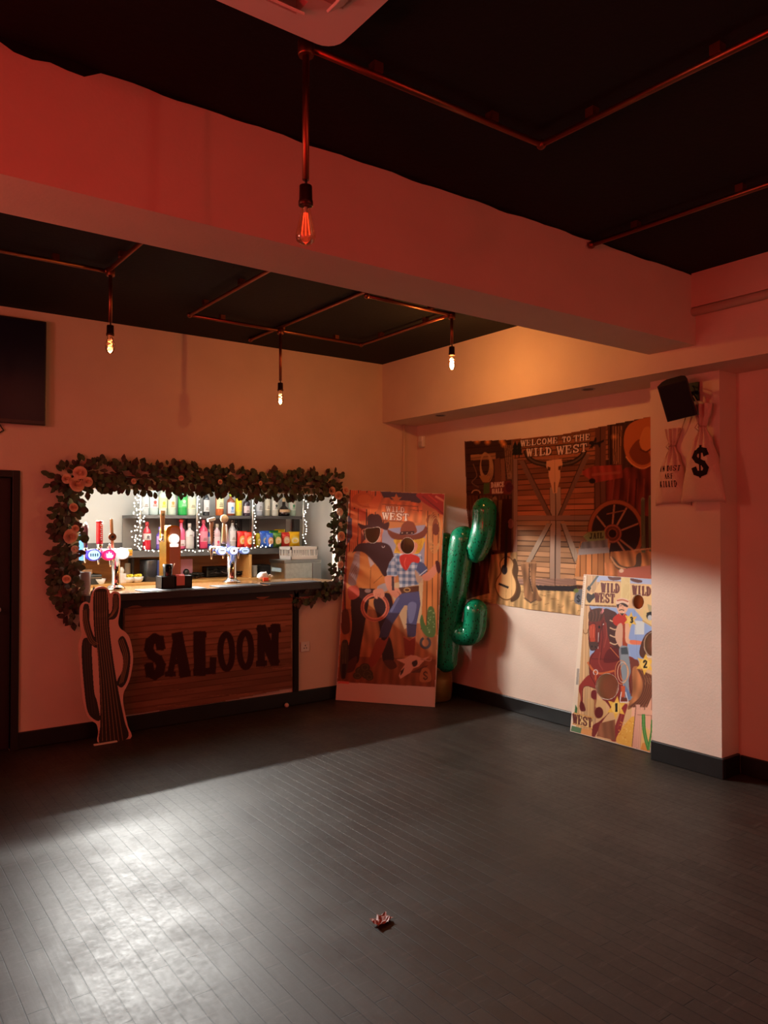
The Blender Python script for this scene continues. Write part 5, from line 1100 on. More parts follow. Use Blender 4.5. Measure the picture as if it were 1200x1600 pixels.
o, a, c = handle(t, 155.5, 850, 816, Y - .03, .026, .026, mat('red_handle', (206, 24, 34), .35), 0, flat=.9)
b = MB()
for k in range(9): z = a.z + .03 + k * .016; b.box(a.x + .004 - .005 * (k % 2), a.x + .014, a.y - .0255, a.y - .0225, z, z + .009)
b.build('white_lettering', M_WHITE, o)
b = MB(); z = c.z; b.lathe([(.027, 0), (.027, .008), (.02, .012)], c, 16); b.build('cap', mat('red_cap', (170, 20, 28), .4), o)
b = MB(); q = Vector(ony(155.5, 858, Y - .03)); b.lathe([(.012, q.z - .02), (.018, q.z), (.026, a.z)], (q.x, q.y, 0), 14); b.build('ferrule', M_CHROME, o)
o, a, c = handle(t, 176, 856, 811, Y - .03, .012, .013, wood_mat('oak_handle', (120, 84, 50), (176, 132, 84), 2, 20), -2)
b = MB(); q = Vector(ony(175.5, 839, Y - .045)); b.lathe([(.03, -.008), (.03, .008)], q, 18, Matrix.Rotation(PI / 2, 4, 'X')); b.build('round_plaque', mat('bronze_plaque', (130, 84, 46), .35, .6), o)
b = MB(); b.lathe([(.012, -.01), (.012, .0105)], q, 12, Matrix.Rotation(PI / 2, 4, 'X')); b.build('plaque_mark', M_BLACK, o)
# gold slab font
Y = 6.18; x0 = ony(255.5, 880, Y)[0]; x1 = ony(278, 880, Y)[0]; zt = ony(266, 821, Y)[2]
t = thing('beer_tap_tower', 'tall copper and gold slab beer tower behind the napkin caddy', 'beer tap', ((x0 + x1) / 2, Y, CT))
arch = lambda x0, x1, z1: [(x0, CT + .001), (x1, CT + .001), (x1, z1 - .04), (x1 - .012, z1 - .012), (x1 - .04, z1), (x0 + .04, z1), (x0 + .012, z1 - .012), (x0, z1 - .04)]
b = MB(); b.slab(arch(x0, x1, zt), (0, Y - .06, 0), (1, 0, 0), (0, 0, 1), (0, -1, 0), .16); b.build('body', mat('gold_body', (226, 168, 60), .25, .9), t)
b = MB(); b.slab(arch(x0 + .028, x1 - .006, zt - .012), (0, Y - .064, 0), (1, 0, 0), (0, 0, 1), (0, -1, 0), .004); b.build('front_panel', mat('copper_panel', (190, 128, 104), .4, .5), t)
p, o = tap_lens(t, 272, 842, Y - .075, .042, .042, (245, 245, 245), (255, 255, 255), 2, 'slab')
b = MB(); q = Vector(ony(272, 852, Y - .066)); b.box(q.x - .035, q.x + .035, q.y - .004, q.y, q.z - .012, q.z + .012, .004); b.build('nameplate', emis('plate_glow', (250, 250, 245), (255, 250, 240), 1.2), t)
o, a, c = handle(t, 254, 835, 798, Y - .09, .013, .024, wood_mat('pale_oak_handle', (176, 138, 92), (214, 178, 126), 2, 20), 0, flat=.5)
b = MB(); b.ball(c + Vector((0, -.004, -.03)), .014, 8); b.build('handle_badge', mat('olive_badge', (126, 116, 70), .5), o)
b = MB(); b.tube([a + Vector((0, 0, -.06)), a], .01, 8); b.tube([a + Vector((0, 0, -.05)), a + Vector((0, .06, -.05))], .014, 8); b.build('tap', M_CHROME, t)
# right tee font
Y = 6.30; xb = ony(362, 890, Y)[0]; zt = ony(362, 861, Y)[2]
t = thing('beer_tap_tower', 'chrome beer tower with wooden handles and white glowing badges, right of the caddy', 'beer tap', (xb, Y, CT))
b = MB(); b.lathe([(.075, CT + .001), (.078, CT + .012), (.06, CT + .024), (.045, CT + .03), (.04, CT + .05), (.04, zt)], (xb, Y, 0), 24); b.build('column', M_CHROME, t)
b = MB(); b.tube([ony(328, 859, Y), ony(388, 861, Y)], .032, 18); b.build('crossbar', M_CHROME, t)
for px, pt, pb in ((332, 860, 874), (350, 861, 873), (374, 861, 873)): spout(t, px, Y - .06, pt, pb)
for px, nm, face in ((346, 'w1', (240, 246, 255)), (364, 'w2', (255, 246, 250)), (382, 'w3', (190, 226, 255))):
    p, o = tap_lens(t, px, 860.5, Y - .07, .045, .038 if px != 382 else .03, (120, 150, 235), face, 1.8 if px != 382 else 1.0, nm)
    b = MB(); b.box(p.x - .022, p.x + .018, p.y - .026, p.y - .0235, p.z - .004, p.z + .004) if px != 364 else b.lathe([(.012, .024), (.006, .0255)], p, 10, Matrix.Rotation(PI / 2, 4, 'X')); b.build('badge_mark', mat('badge_ink_grey', (120, 126, 150), .4), o)
o, a, c = handle(t, 332, 852, 814, Y - .03, .016, .021, wood_mat('walnut_handle', (96, 58, 38), (150, 98, 66), 2, 20), -1.5, flat=.6)
b = MB(); b.box(c.x - .034, c.x + .034, c.y - .02, c.y + .02, c.z - .002, c.z + .026, .003, Matrix.Translation(c) @ Matrix.Rotation(.25, 4, 'Y').inverted() @ Matrix.Translation(-c)); b.build('end_block', mat('grey_block', (176, 160, 142), .5), o)
b = MB(); [b.box(a.x + .002 - k * .0008, a.x + .011 - k * .0008, a.y - .0165, a.y - .0125, a.z + .06 + k * .022, a.z + .074 + k * .022) for k in range(5)]; b.build('dark_lettering', M_BLACK, o)
o, a, c = handle(t, 350, 850, 818, Y - .03, .026, .016, wood_mat('pale_oak_handle', (176, 138, 92), (214, 178, 126), 2, 20), 0, flat=.6)
b = MB(); q = Vector(ony(350.5, 810.5, Y - .04)); b.lathe([(.001, -.012), (.034, -.012), (.037, 0), (.034, .012), (.001, .012)], q, 20, Matrix.Rotation(PI / 2, 4, 'X')); b.build('round_top', wood_mat('pale_oak_round', (196, 164, 120), (226, 196, 150), 0, 20), o)
o, a, c = handle(t, 357, 855, 820, Y - .02, .02, .006, mat('white_handle', (236, 226, 220), .35), -3, flat=.5)

# napkin caddy with a black tumbler in it
Y = 6.0; xa = ony(248, 915, Y)[0]; xb = ony(295, 915, Y)[0]; zt = CT + .105
t = thing('napkin_caddy', 'black plastic napkin and straw caddy on the counter', 'caddy', ((xa + xb) / 2, Y, CT))
b = MB(); w_ = .008
b.box(xa, xb, Y - .07, Y + .07, CT + .001, CT + .012); b.box(xa, xb, Y - .07, Y - .062, CT, zt); b.box(xa, xb, Y + .062, Y + .07, CT, zt); b.box(xa, xa + w_, Y - .07, Y + .07, CT, zt); b.box(xb - w_, xb, Y - .07, Y + .07, CT, zt); xm = xa + (xb - xa) * .42; b.box(xm, xm + w_, Y - .07, Y + .07, CT, zt)
b.build('tray', M_BLACK, t)
b = MB(); b.lathe([(.03, CT + .013), (.036, CT + .10), (.04, CT + .2), (.037, CT + .2), (.03, CT + .06), (.001, CT + .05)], (ony(262, 880, Y)[0], Y, 0), 18, cap=False); tag(b.build('black_tumbler', mat('black_gloss', (12, 12, 14), .2)), 'black tumbler standing in the napkin caddy', 'cup')
t2 = thing('straw', 'pale straw leaning in the black tumbler', 'straw', (ony(264, 880, Y)[0], Y, CT + .06)); xs_ = ony(264, 880, Y)[0]; b = MB(); b.tube([(xs_ - .01, Y, CT + .07), (xs_ + .045, Y - .01, CT + .205)], .003, 6); b.build('tube', M_CREAM, t2)
b = MB(); xq = ony(277, 900, Y)[0]
for k in range(6): b.box(xq - .034, xq + .034, Y - .075 + k * .005 + .0, Y - .072 + k * .005, CT + .03 - k * .001, CT + .108 + k * .002, 0)
tag(b.build('paper_napkins', mat('pink_napkin', (226, 140, 138), .8)), 'pink paper napkins in the front of the black caddy', 'napkins')
# metal beaker at the left end, sweet wrapper bag at the right
p = ony(133, 915, 5.93); b = MB(); b.lathe([(.034, CT + .001), (.037, CT + .02), (.042, CT + .165), (.039, CT + .165), (.033, CT + .03), (.001, CT + .02)], (p[0], 5.93, 0), 22, cap=False); tag(b.build('metal_beaker', mat('grey_beaker', (150, 142, 148), .5, .2)), 'tall grey beaker at the left end of the counter', 'cup')
p = onz(411, 903, CT); t = thing('sweet_bag', 'crumpled clear bag with red and white inside, on the counter', 'bag', (p[0], 6.3, CT)); p = Vector((ony(411, 903, 6.3)[0], 6.3, CT))
b = MB(); b.ball(p + Vector((0, 0, .04)), .05, 10, .8)
for v in b.bm.verts: v.co += Vector((random.uniform(-.012, .012), random.uniform(-.012, .012), random.uniform(-.008, .012))); v.co.z = max(v.co.z, CT + .001)
b.build('film', mat('pale_film', (226, 220, 214), .2), t)
b = MB(); b.box(p.x - .025, p.x + .03, p.y - .058, p.y - .04, CT + .004, CT + .035, .004); b.build('red_label', mat('red_card', (220, 70, 40), .4), t)
b = MB(); b.tube([p + Vector((.04, 0, .04)), p + Vector((.07, 0, .055)), p + Vector((.095, -.01, .045)), p + Vector((.07, -.01, .035))], .007, 6); b.build('twist', mat('pale_film', (226, 220, 214), .2), t)

# ------------------------------------------------------------------ back bar
YS = 7.18                                    # front of the back bar
SX0, SX1 = ony(213, 850, YS)[0], ony(478, 850, YS)[0]
ZU, ZL, ZW = 1.685, 1.35, 1.045
t = thing('back_bar', 'back bar unit with grey bottle shelves over a wooden recess', 'shelving', ((SX0 + SX1) / 2, YS + .2, 0))
SXm = ony(392, 850, YS)[0]; W0 = ony(118, 850, YS)[0]
b = MB(); b.box(SX0, SX1, YS + .05, YK - .01, ZU - .03, ZU); b.build('upper_shelf', M_DGREY, t)
b = MB(); b.box(W0 + .1, SX1, YS - .0, YK - .01, ZL - .065, ZL - .005); b.build('lower_shelf', M_DGREY, t)
b = MB(); b.box(SX0, SX1 - .02, YK - .03, YK - .012, ZL, ZU - .03); b.build('back_panel', M_TAUPE, t)
b = MB(); b.box(W0 - .2, SX1, YK - .035, YK - .011, .9, ZL - .06); b.build('wood_back', wood_mat('orange_ply', (150, 92, 44), (204, 142, 78), 0, 9), t)
b = MB(); b.box(W0 - .2, SX0 + 1.62, YS - .06, YK - .01, ZW - .045, ZW); b.build('wood_worktop', wood_mat('orange_ply_top', (186, 128, 64), (226, 176, 108), 0, 9), t)
b = MB(); b.box(SXm - .02, SXm + .01, YS, YK - .01, ZW + .001, ZL - .066); b.build('wood_side', wood_mat('orange_ply_side', (196, 138, 70), (232, 182, 112), 2, 9), t)
b = MB(); b.box(SX0 + 1.62, SX1, YS - .03, YK - .01, ZW - .06, ZW - .02); b.build('right_worktop', wood_mat('orange_ply_top', (186, 128, 64), (226, 176, 108), 0, 9), t)
b = MB(); b.box(W0 - .2, SX1, YS + .02, YK - .01, .0, ZW - .061); b.build('base_cabinet', M_BLACKM, t)
for px, wd in ((298, .045), (304.5, .012), (382, .045), (462, .035)):
    x = ony(px, 830, YK - .06)[0]; b = MB(); b.box(x - wd, x + wd, YK - .09, YK - .03, ZL, ZU - .03); b.build('upright', M_DGREY, t)
for px in (221, 310, 397, 476):
    x = ony(px, 810, YS)[0]; b = MB(); b.tube([(x, YS + .03, ZL - .06), (x, YS + .03, BZ)], .013, 10); b.build('pole', M_STEEL, t)
b = MB(); b.box(BX0 + .02, SX0 + .04, YK - .012, YK, ZL - .1, ZL + .065); b.build('dark_band', M_DGREY, t)

def gmat(rgb): return glass('tinted_%d_%d_%d' % rgb, rgb, .25)
PROF = {'gin': [(.0, .001), (.036, .001), (.039, .01), (.039, .17), (.034, .19), (.016, .215), (.014, .25), (.014, .262)],
        'tall': [(.0, .001), (.034, .001), (.036, .01), (.036, .18), (.03, .205), (.014, .235), (.013, .285), (.013, .29)],
        'square': [(.0, .001), (.042, .001), (.044, .008), (.044, .15), (.036, .17), (.015, .185), (.014, .225), (.014, .235)],
        'round': [(.0, .001), (.04, .001), (.05, .03), (.052, .08), (.04, .13), (.018, .16), (.014, .2), (.014, .215)],
        'deco': [(.0, .001), (.05, .001), (.062, .02), (.06, .05), (.035, .085), (.018, .1), (.014, .16), (.014, .17)]}
nb = [0]
def bottle(px, z, kind, glass_rgb, label_rgb, cap_rgb, text, sc=1.0, fill=None, lab=(.25, .62), mark=None, Y=YS + .16, opaque=True, grp='bottles on the upper back bar shelf', capshape='cap'):
    x = ony(px, 800 if z > 1.5 else 840, Y)[0]
    t = thing('bottle', text, 'bottle', (x, Y, z), group=grp)
    pr = [(max(r, .0005) * sc, h * sc) for r, h in PROF[kind]]; H = pr[-1][1]
    M = Matrix.Rotation(PI / 4, 4, 'Z') if kind == 'square' else None; sg = 18
    b = MB(); b.lathe(pr, (x, Y, z), sg)
    b.build('glass_body', mat('bottle_%d_%d_%d' % glass_rgb, glass_rgb, .12, coat=.4) if opaque else gmat(glass_rgb), t)
    if fill:
        pf = [(r * .93, min(h, H * .6) + .001) for r, h in pr if h < H * .62]; b = MB(); b.lathe(pf, (x, Y, z), sg); b.build('liquid', mat('liquid_%d_%d_%d' % fill, fill, .2), t)
    if label_rgb:
        rad = max(r for r, h in pr if h < H * .7) + .0012; b = MB(); n = 12
        za, zb_ = z + lab[0] * H, z + lab[1] * H
        vs = [[b.bm.verts.new((x + rad * math.sin(a), Y - rad * math.cos(a), zz)) for a in [(-1.2 + 2.4 * k / n) for k in range(n + 1)]] for zz in (za, zb_)]
        for k in range(n): f = b.bm.faces.new((vs[0][k], vs[0][k + 1], vs[1][k + 1], vs[1][k])); f.smooth = True
        o = b.build('label', mat('label_%d_%d_%d' % label_rgb, label_rgb, .5), t)
        b = MB(); mk = mark or (120, 110, 100)
        zm = (za + zb_) / 2
        if mark: b.lathe([(.014 * sc, rad + .0004), (.001, rad + .0012)], (x, Y, zm), 14, Matrix.Rotation(PI / 2, 4, 'X'), cap=False)
        for k in range(3):
            zz = za + (zb_ - za) * (.12 + .1 * k); b.box(x - .018 * sc + k * .003, x + .018 * sc - k * .003, Y - rad - .0018, Y - rad + .003, zz, zz + (zb_ - za) * .045)
        b.build('label_print', mat('mark_%d_%d_%d' % mk, mk, .5), o)
    b = MB(); r = pr[-1][0] + .003
    if capshape == 'ball': b.ball((x, Y, z + H + .02), .024 * sc, 10)
    else: b.lathe([(r, H - .03 * sc), (r, H + .008), (r * .8, H + .01)], (x, Y, z), 12)
    b.build('cap', mat('cap_%d_%d_%d' % cap_rgb, cap_rgb, .4), t)
    return t
CL = (222, 232, 230)
bottle(227, ZU, 'tall', (214, 222, 220), (238, 240, 238), (220, 222, 224), 'clear bottle with a plain white label, leftmost on the upper shelf', .95)
bottle(240, ZU, 'gin', (206, 226, 220), (246, 246, 244), (226, 228, 226), 'clear bottle with a white label and small red spot, second on the upper shelf', 1.12, mark=(220, 70, 60))
bottle(254, ZU, 'gin', (216, 228, 208), (240, 236, 170), (230, 230, 226), 'clear bottle with a yellow fruit label above the gold beer tower', 1.06, mark=(226, 206, 60))
bottle(268, ZU, 'gin', (208, 222, 200), (240, 226, 206), (226, 226, 224), 'pale bottle with an orange tinted label, left of the green bottle', 1.08, mark=(226, 160, 90))
bottle(285, ZU, 'gin', (26, 132, 58), (60, 166, 84), (70, 160, 70), 'bright green glass bottle on the upper shelf', 1.22, mark=(200, 226, 200))
bottle(299, ZU, 'square', (222, 226, 204), (240, 238, 196), (236, 236, 220), 'bottle with a square cream label and long neck, right of the green bottle', 1.15)
bottle(322, ZU, 'tall', (40, 42, 46), (232, 234, 230), (24, 24, 28), 'black bottle with a white label on the upper shelf', .92, lab=(.15, .6))
bottle(343, ZU, 'gin', (190, 96, 48), (240, 234, 176), (236, 230, 200), 'tall bottle with a cream yellow label over amber drink', 1.08, lab=(.25, .85))
bottle(360.5, ZU, 'square', (128, 62, 32), (232, 234, 236), (170, 190, 70), 'amber bottle with a white label and blue oval', .98, mark=(70, 130, 190), lab=(.1, .6))
bottle(372.5, ZU, 'gin', (226, 214, 90), (246, 222, 30), (220, 220, 170), 'yellow bottle with an oval yellow label', .92, mark=(230, 180, 120), lab=(.2, .8))
bottle(385, ZU, 'square', (56, 42, 52), (242, 220, 222), (200, 206, 206), 'dark bottle with a pink and white label on the upper shelf', .88, lab=(.15, .5))
bottle(405, ZU, 'gin', (188, 192, 198), (222, 224, 226), (200, 202, 206), 'grey bottle with a pale label right of the middle string of lights', .98, lab=(.2, .75))
bottle(417.5, ZU, 'tall', (196, 190, 164), (238, 232, 206), (180, 60, 50), 'slim bottle with a cream label on the upper shelf right half', .86, lab=(.25, .75))
bottle(429.5, ZU, 'gin', (222, 220, 204), (240, 238, 226), (226, 222, 206), 'clear bottle with a white label and dark badge, left of the decanter', .98, mark=(60, 60, 60))
bottle(443.5, ZU, 'deco', (34, 20, 16), (196, 160, 120), (216, 190, 150), 'squat dark brown decanter bottle with a gold neck', 1.12, lab=(.22, .38))
bottle(456.5, ZU, 'gin', (176, 206, 186), (232, 232, 222), (150, 30, 44), 'pale green bottle with a dark red cap, rightmost on the upper shelf', 1.0, mark=(60, 130, 90))
GL2 = 'bottles on the lower back bar shelf'
YL = YS + .12
bottle(229.5, ZL, 'gin', (176, 24, 44), (240, 236, 234), (196, 60, 70), 'deep red bottle with a small white label, leftmost on the lower shelf', 1.0, lab=(.36, .6), mark=(70, 60, 70), Y=YL, grp=GL2)
bottle(250, ZL, 'square', (84, 66, 140), (206, 170, 230), (110, 96, 170), 'purple bottle on the lower shelf left of the gold beer tower', .9, Y=YL, grp=GL2)
bottle(283, ZL, 'gin', (226, 90, 130), (244, 226, 230), (196, 40, 36), 'pink bottle with a round red stopper, right of the gold beer tower', 1.0, lab=(.12, .35), Y=YL, grp=GL2, capshape='ball')
bottle(296, ZL, 'square', (206, 204, 200), (244, 244, 244), (246, 246, 246), 'clear square bottle with a tall white cap on the lower shelf', 1.05, lab=(.5, .7), Y=YL, grp=GL2)
bottle(318, ZL, 'gin', (222, 66, 104), (240, 150, 170), (236, 110, 130), 'pink bottle with a pink label left of the walnut tap handle', 1.08, Y=YL, grp=GL2)
bottle(326.5, ZL, 'square', (60, 92, 168), (220, 226, 236), (200, 206, 206), 'small blue bottle beside the walnut tap handle', .8, Y=YL + .08, grp=GL2)
bottle(339, ZL, 'gin', (222, 190, 196), (246, 232, 236), (226, 228, 214), 'clear bottle with a round pink logo behind the tap handles', .92, lab=(.05, .5), mark=(206, 40, 90), Y=YL, grp=GL2)
bottle(363, ZL, 'tall', (196, 196, 194), (236, 236, 236), (60, 44, 30), 'silver labelled bottle with a dark cap behind the right beer tower', 1.0, Y=YL, grp=GL2)
bottle(369, ZL, 'tall', (30, 18, 18), (60, 24, 24), (20, 16, 16), 'dark bottle beside the silver labelled one, left of the red crisp bags', .98, Y=YL + .07, grp=GL2)

def crisp(px, w_, h_, rgb, mk, label, Y, rz=0, py=840, lean=0, z=None):
    p = ony(px, py, Y); z = ZL if z is None else z
    t = thing('crisp_bag', label, 'snack', (p[0], Y, z), rz, 'crisp packets on the lower shelf', rot=(lean, 0, rz))
    b = MB(); n, m = 10, 12; V_ = {}
    for sd in (-1, 1):
        for j in range(m + 1):
            for i in range(n + 1):
                u = i / n * 2 - 1; v = j / m
                e = max(0, (1 - u ** 2)) ** .5 * max(0, 1 - (2 * v - 1) ** 6)
                V_[sd, i, j] = b.bm.verts.new((u * w_ / 2 * (1 - .06 * math.sin(v * PI)), sd * (.03 * e + .0015 + .003 * math.sin(u * 7 + v * 11) * e), v * h_ + .001))
        for j in range(m):
            for i in range(n): f = b.bm.faces.new((V_[sd, i, j], V_[sd, i + 1, j], V_[sd, i + 1, j + 1], V_[sd, i, j + 1])); f.smooth = True
    b.build('packet', mat('packet_%d_%d_%d' % rgb, rgb, .28), t, world=False)
    b = MB(); A_ = [(-.32, .3), (-.1, .22), (.25, .3), (.34, .5), (.2, .68), (-.15, .72), (-.36, .55)]
    for k in range(3):
        pts = [(u * w_ * (1 - .25 * k), -.036 - .001 * k, (.5 + (v - .5) * (1 - .3 * k) - .04 * k) * h_) for u, v in catmull(A_, 4)]; b.mi = k % 2; b.face(pts)
    b.build('printed_panel', [mat('pmark_%d_%d_%d' % mk, mk, .4), mat('pmark_white', (246, 230, 200), .4)], t, world=False)
crisp(378, .115, .175, (214, 40, 34), (240, 190, 90), 'red crisp packet, left one of the two red packets', YS + .12)
crisp(390, .125, .165, (226, 58, 34), (244, 170, 100), 'red and orange crisp packet, right one of the two red packets', YS + .07)
crisp(402.5, .05, .15, (226, 216, 60), (200, 180, 50), 'narrow yellow green packet beside the blue crisp packet', YS + .1)
crisp(413, .13, .175, (44, 92, 190), (90, 150, 226), 'big blue crisp packet on the lower shelf', YS + .1, .15)
crisp(421, .085, .15, (50, 100, 196), (236, 170, 120), 'small blue crisp packet with a red and peach picture', YS + .05)
crisp(427, .12, .18, (40, 120, 60), (226, 206, 60), 'green crisp packet behind the small blue packet', YS + .2)
crisp(433, .10, .155, (84, 132, 52), (240, 206, 130), 'green and yellow crisp packet right of the blue packets', YS + .08)
crisp(437, .13, .19, (240, 206, 20), (246, 226, 90), 'tall yellow crisp packet at the back of the row', YS + .25)
crisp(446, .105, .16, (206, 50, 36), (244, 190, 150), 'red crisp packet between the green and yellow packets', YS + .1)
crisp(459, .15, .165, (244, 190, 20), (250, 214, 80), 'wide golden yellow crisp packet at the right end', YS + .1)

# ice box with the slotted basket
xc, yc = ony(445, 876, 6.82)[0], 6.82; zt = ony(445, 876, 6.82)[2]; xe = min(ony(501, 876, yc)[0], BX1 - .03)
t = thing('ice_box', 'stainless steel ice box at the right end of the bar', 'appliance', ((xc + xe) / 2, yc + .2, 0))
b = MB(); b.box(xc, xe, yc, YS - .05, .02, zt, .008); b.build('steel_body', M_STEEL, t)
b = MB(); b.box(xc - .012, xe, yc - .012, YS - .045, zt - .03, zt + .004, .004); b.build('lid_edge', mat('steel_edge', (150, 148, 146), .35, 1.0), t)
b = MB(); b.box(xc - .014, xc - .002, yc + .06, yc + .26, zt - .12, zt - .08, .004); b.build('label_plate', mat('pale_blue_plate', (176, 200, 206), .4), t)
b = MB(); b.box(xe - .1, xe, yc - .008, yc + .0, .02, zt - .035); b.build('corner_post', mat('steel_edge', (150, 148, 146), .35, 1.0), t)
bz0, bz1 = zt + .006, zt + .135; bx0 = ony(455, 872, 6.86)[0]; bx1 = min(ony(497, 868, 6.86)[0], xe - .02); by0, by1 = 6.86, 7.10
t = thing('plastic_basket', 'white slotted plastic basket on the steel ice box', 'basket', ((bx0 + bx1) / 2, 7.0, bz0))
b = MB(); b.box(bx0 + .01, bx1 - .01, by0 + .01, by1 - .01, bz0, bz0 + .006)
for (xa, ya, xb_, yb_) in ((bx0, by0, bx1, by0), (bx0, by1, bx1, by1), (bx0, by0, bx0, by1), (bx1, by0, bx1, by1)):
    n = int(math.dist((xa, ya), (xb_, yb_)) / .030); n = max(n, 3)
    hx, hy = (.0, .004) if ya == yb_ else (.004, .0)
    b.box(min(xa, xb_) - .004, max(xa, xb_) + .004, min(ya, yb_) - .004, max(ya, yb_) + .004, bz0, bz0 + .035); b.box(min(xa, xb_) - .008, max(xa, xb_) + .008, min(ya, yb_) - .008, max(ya, yb_) + .008, bz1 - .03, bz1)
    for k in range(n + 1):
        f = k / n; x = xa + (xb_ - xa) * f; y = ya + (yb_ - ya) * f; e = .0045
        b.box(x - (e if ya == yb_ else .003), x + (e if ya == yb_ else .003), y - (.003 if ya == yb_ else e), y + (.003 if ya == yb_ else e), bz0 + .03, bz1 - .02)
b.build('slotted_shell', mat('white_basket', (238, 234, 226), .4), t)

# things on the wooden worktop
YW = YS + .1
def wx(px, Y=YW): return ony(px, 895, Y)[0]
t = thing('till', 'black till on the wooden back counter at the left', 'till', (wx(137), YW, ZW)); x = wx(137)
b = MB(); b.box(x - .13, x + .1, YW - .1, YW + .2, ZW + .001, ZW + .09, .006); b.build('drawer', M_BLACK, t)
b = MB(); b.box(x - .13, x + .1, YW - .104, YW - .1, ZW + .06, ZW + .066); b.build('trim_line', M_STEEL, t)
b = MB(); b.box(x - .08, x + .04, YW - .02, YW + .1, ZW + .09, ZW + .135, .006); b.build('printer', wood_mat('tan_box', (120, 82, 50), (160, 112, 70), 0, 9), t)
xs0, xs1 = ony(113, 850, 7.0)[0], ony(134, 850, 7.0)[0]; zs0, zs1 = ony(124, 876, 7.0)[2], ony(124, 836, 7.0)[2]
t = thing('touch_screen', 'blue glowing touch screen at the far left of the bar', 'screen', ((xs0 + xs1) / 2, 7.0, ZW))
b = MB(); b.box(xs0 - .02, xs1 + .005, 7.0, 7.03, zs0 - .02, zs1 + .02, .005); b.build('case', M_BLACK, t)
b = MB(); b.box(xs0, xs1 - .005, 6.997, 7.0, zs0, zs1); b.build('display', emis('blue_display', (90, 150, 226), (96, 160, 240), .9), t)
b = MB(); b.box(xs0 + .05, xs0 + .09, 7.03, 7.09, ZW + .001, zs1 - .1); b.box(xs0, xs1 - .03, 7.0, 7.14, ZW + .0005, ZW + .012); b.build('stand', M_BLACK, t)
def bowl(px, label):
    x = wx(px, YW - .06); t = thing('lemon_bowl', label, 'bowl', (x, YW - .06, ZW), group='bowls of lemon on the back counter')
    b = MB(); b.lathe([(.03, .001), (.05, .02), (.058, .055), (.054, .055), (.045, .02), (.001, .012)], (x, YW - .06, ZW), 20, cap=False); b.build('dish', M_WHITE, t)
    for k in range(9):
        a = k * 2.4; r = .032 * math.sqrt(k / 9); b = MB(); b.lathe([(.001, -.004), (.02, -.004), (.021, 0), (.02, .004), (.001, .004)], (x + r * math.cos(a), YW - .06 + r * math.sin(a), ZW + .06 + .003 * (k % 3)), 12, Matrix.Rotation(.5 + k, 4, 'Z') @ Matrix.Rotation(.7, 4, 'X')); tag(b.build('lemon_slice', mat('lemon', (244, 220, 70), .5)), 'yellow lemon slice heaped in the ' + ('left' if px < 205 else 'right') + ' white bowl', 'lemon slice', 'lemon slices in the %s bowl' % ('left' if px < 205 else 'right'))
bowl(201, 'left white bowl heaped with lemon slices'); bowl(214.5, 'right white bowl heaped with lemon slices, nearest the black cooler')
x = wx(188, YW - .05); t = thing('tissue_box', 'small white box with paper beside the lemon bowls', 'box', (x, YW - .05, ZW)); b = MB(); b.box(x - .045, x + .045, YW - .09, YW - .01, ZW + .001, ZW + .09, .004); b.build('carton', mat('pale_carton', (236, 222, 216), .6), t)
b = MB(); b.lathe([(.02, ZW + .085), (.03, ZW + .12), (.012, ZW + .15)], (x + .01, YW - .05, 0), 7); b.build('tissue', M_WHITE, t)
x = wx(199.5, YW + .15); b = MB(); b.lathe([(.028, .001), (.028, .17), (.02, .175)], (x, YW + .15, ZW), 16); tag(b.build('white_tube', M_WHITE), 'white upright tube behind the left lemon bowl', 'tube')
x = wx(206, YW + .2); b = MB(); b.box(x - .02, x + .005, YW + .15, YW + .25, ZW + .001, ZW + .22); tag(b.build('dark_folder', M_DGREY), 'dark folder standing upright behind the lemon bowls', 'folder')
x = wx(155, YW - .06); b = MB(); b.lathe([(.04, .001), (.06, .05), (.056, .05), (.036, .01), (.001, .008)], (x, YW - .06, ZW), 18, cap=False); tag(b.build('white_dish', M_WHITE), 'small white dish behind the left beer tower', 'dish')
# black cooler with the round drink emblem
x0_, x1_ = wx(226, YW), wx(256, YW); xm = (x0_ + x1_) / 2
t = thing('drink_cooler', 'black and navy drink cooler with a round red white and blue emblem', 'cooler', (xm, YW, ZW)); zt = ony(240, 874, YW)[2]
b = MB(); b.lathe([(.09, .001), (.095, .01), (.1, zt - ZW - .01), (.096, zt - ZW), (.088, zt - ZW), (.08, .03), (.001, .02)], (x0_ + .06, YW + .02, ZW), 26, cap=False); b.build('black_tub', mat('tub_black', (24, 24, 28), .25), t)
b = MB(); b.box(xm - .0, x1_ + .03, YW - .085, YW + .02, ZW + .001, zt - .005, .008); b.build('navy_panel', mat('navy_panel', (22, 36, 78), .35), t)
q = Vector((xm + .07, YW - .0865, (zt + ZW) / 2 + .01)); RX = Matrix.Rotation(PI / 2, 4, 'X')
b = MB(); b.lathe([(.05, 0), (.05, .002)], q, 24, RX); b.build('emblem', M_WHITE, t)
b = MB(); b.slab([(.044 * math.cos(a), .044 * math.sin(a) + .004) for a in [PI * k / 14 for k in range(15)]] + [(-.02, .012), (.015, .0)], (q.x, q.y - .0028, q.z), (1, 0, 0), (0, 0, 1), (0, -1, 0), .0008); b.build('emblem_red', mat('emblem_red', (206, 40, 50), .4), t)
b = MB(); b.slab([(.044 * math.cos(a), .044 * math.sin(a) - .004) for a in [PI + PI * k / 14 for k in range(15)]] + [(.02, -.014), (-.015, -.006)], (q.x, q.y - .0028, q.z), (1, 0, 0), (0, 0, 1), (0, -1, 0), .0008); b.build('emblem_blue', mat('emblem_blue', (30, 80, 180), .4), t)
x = wx(288, YW + .12); b = MB(); b.box(x - .06, x + .08, YW + .1, YW + .14, ZW + .001, ZW + .2, .003); tag(b.build('pink_box', mat('pink_card', (222, 160, 190), .5)), 'flat pink box standing at the back of the wooden counter', 'box')
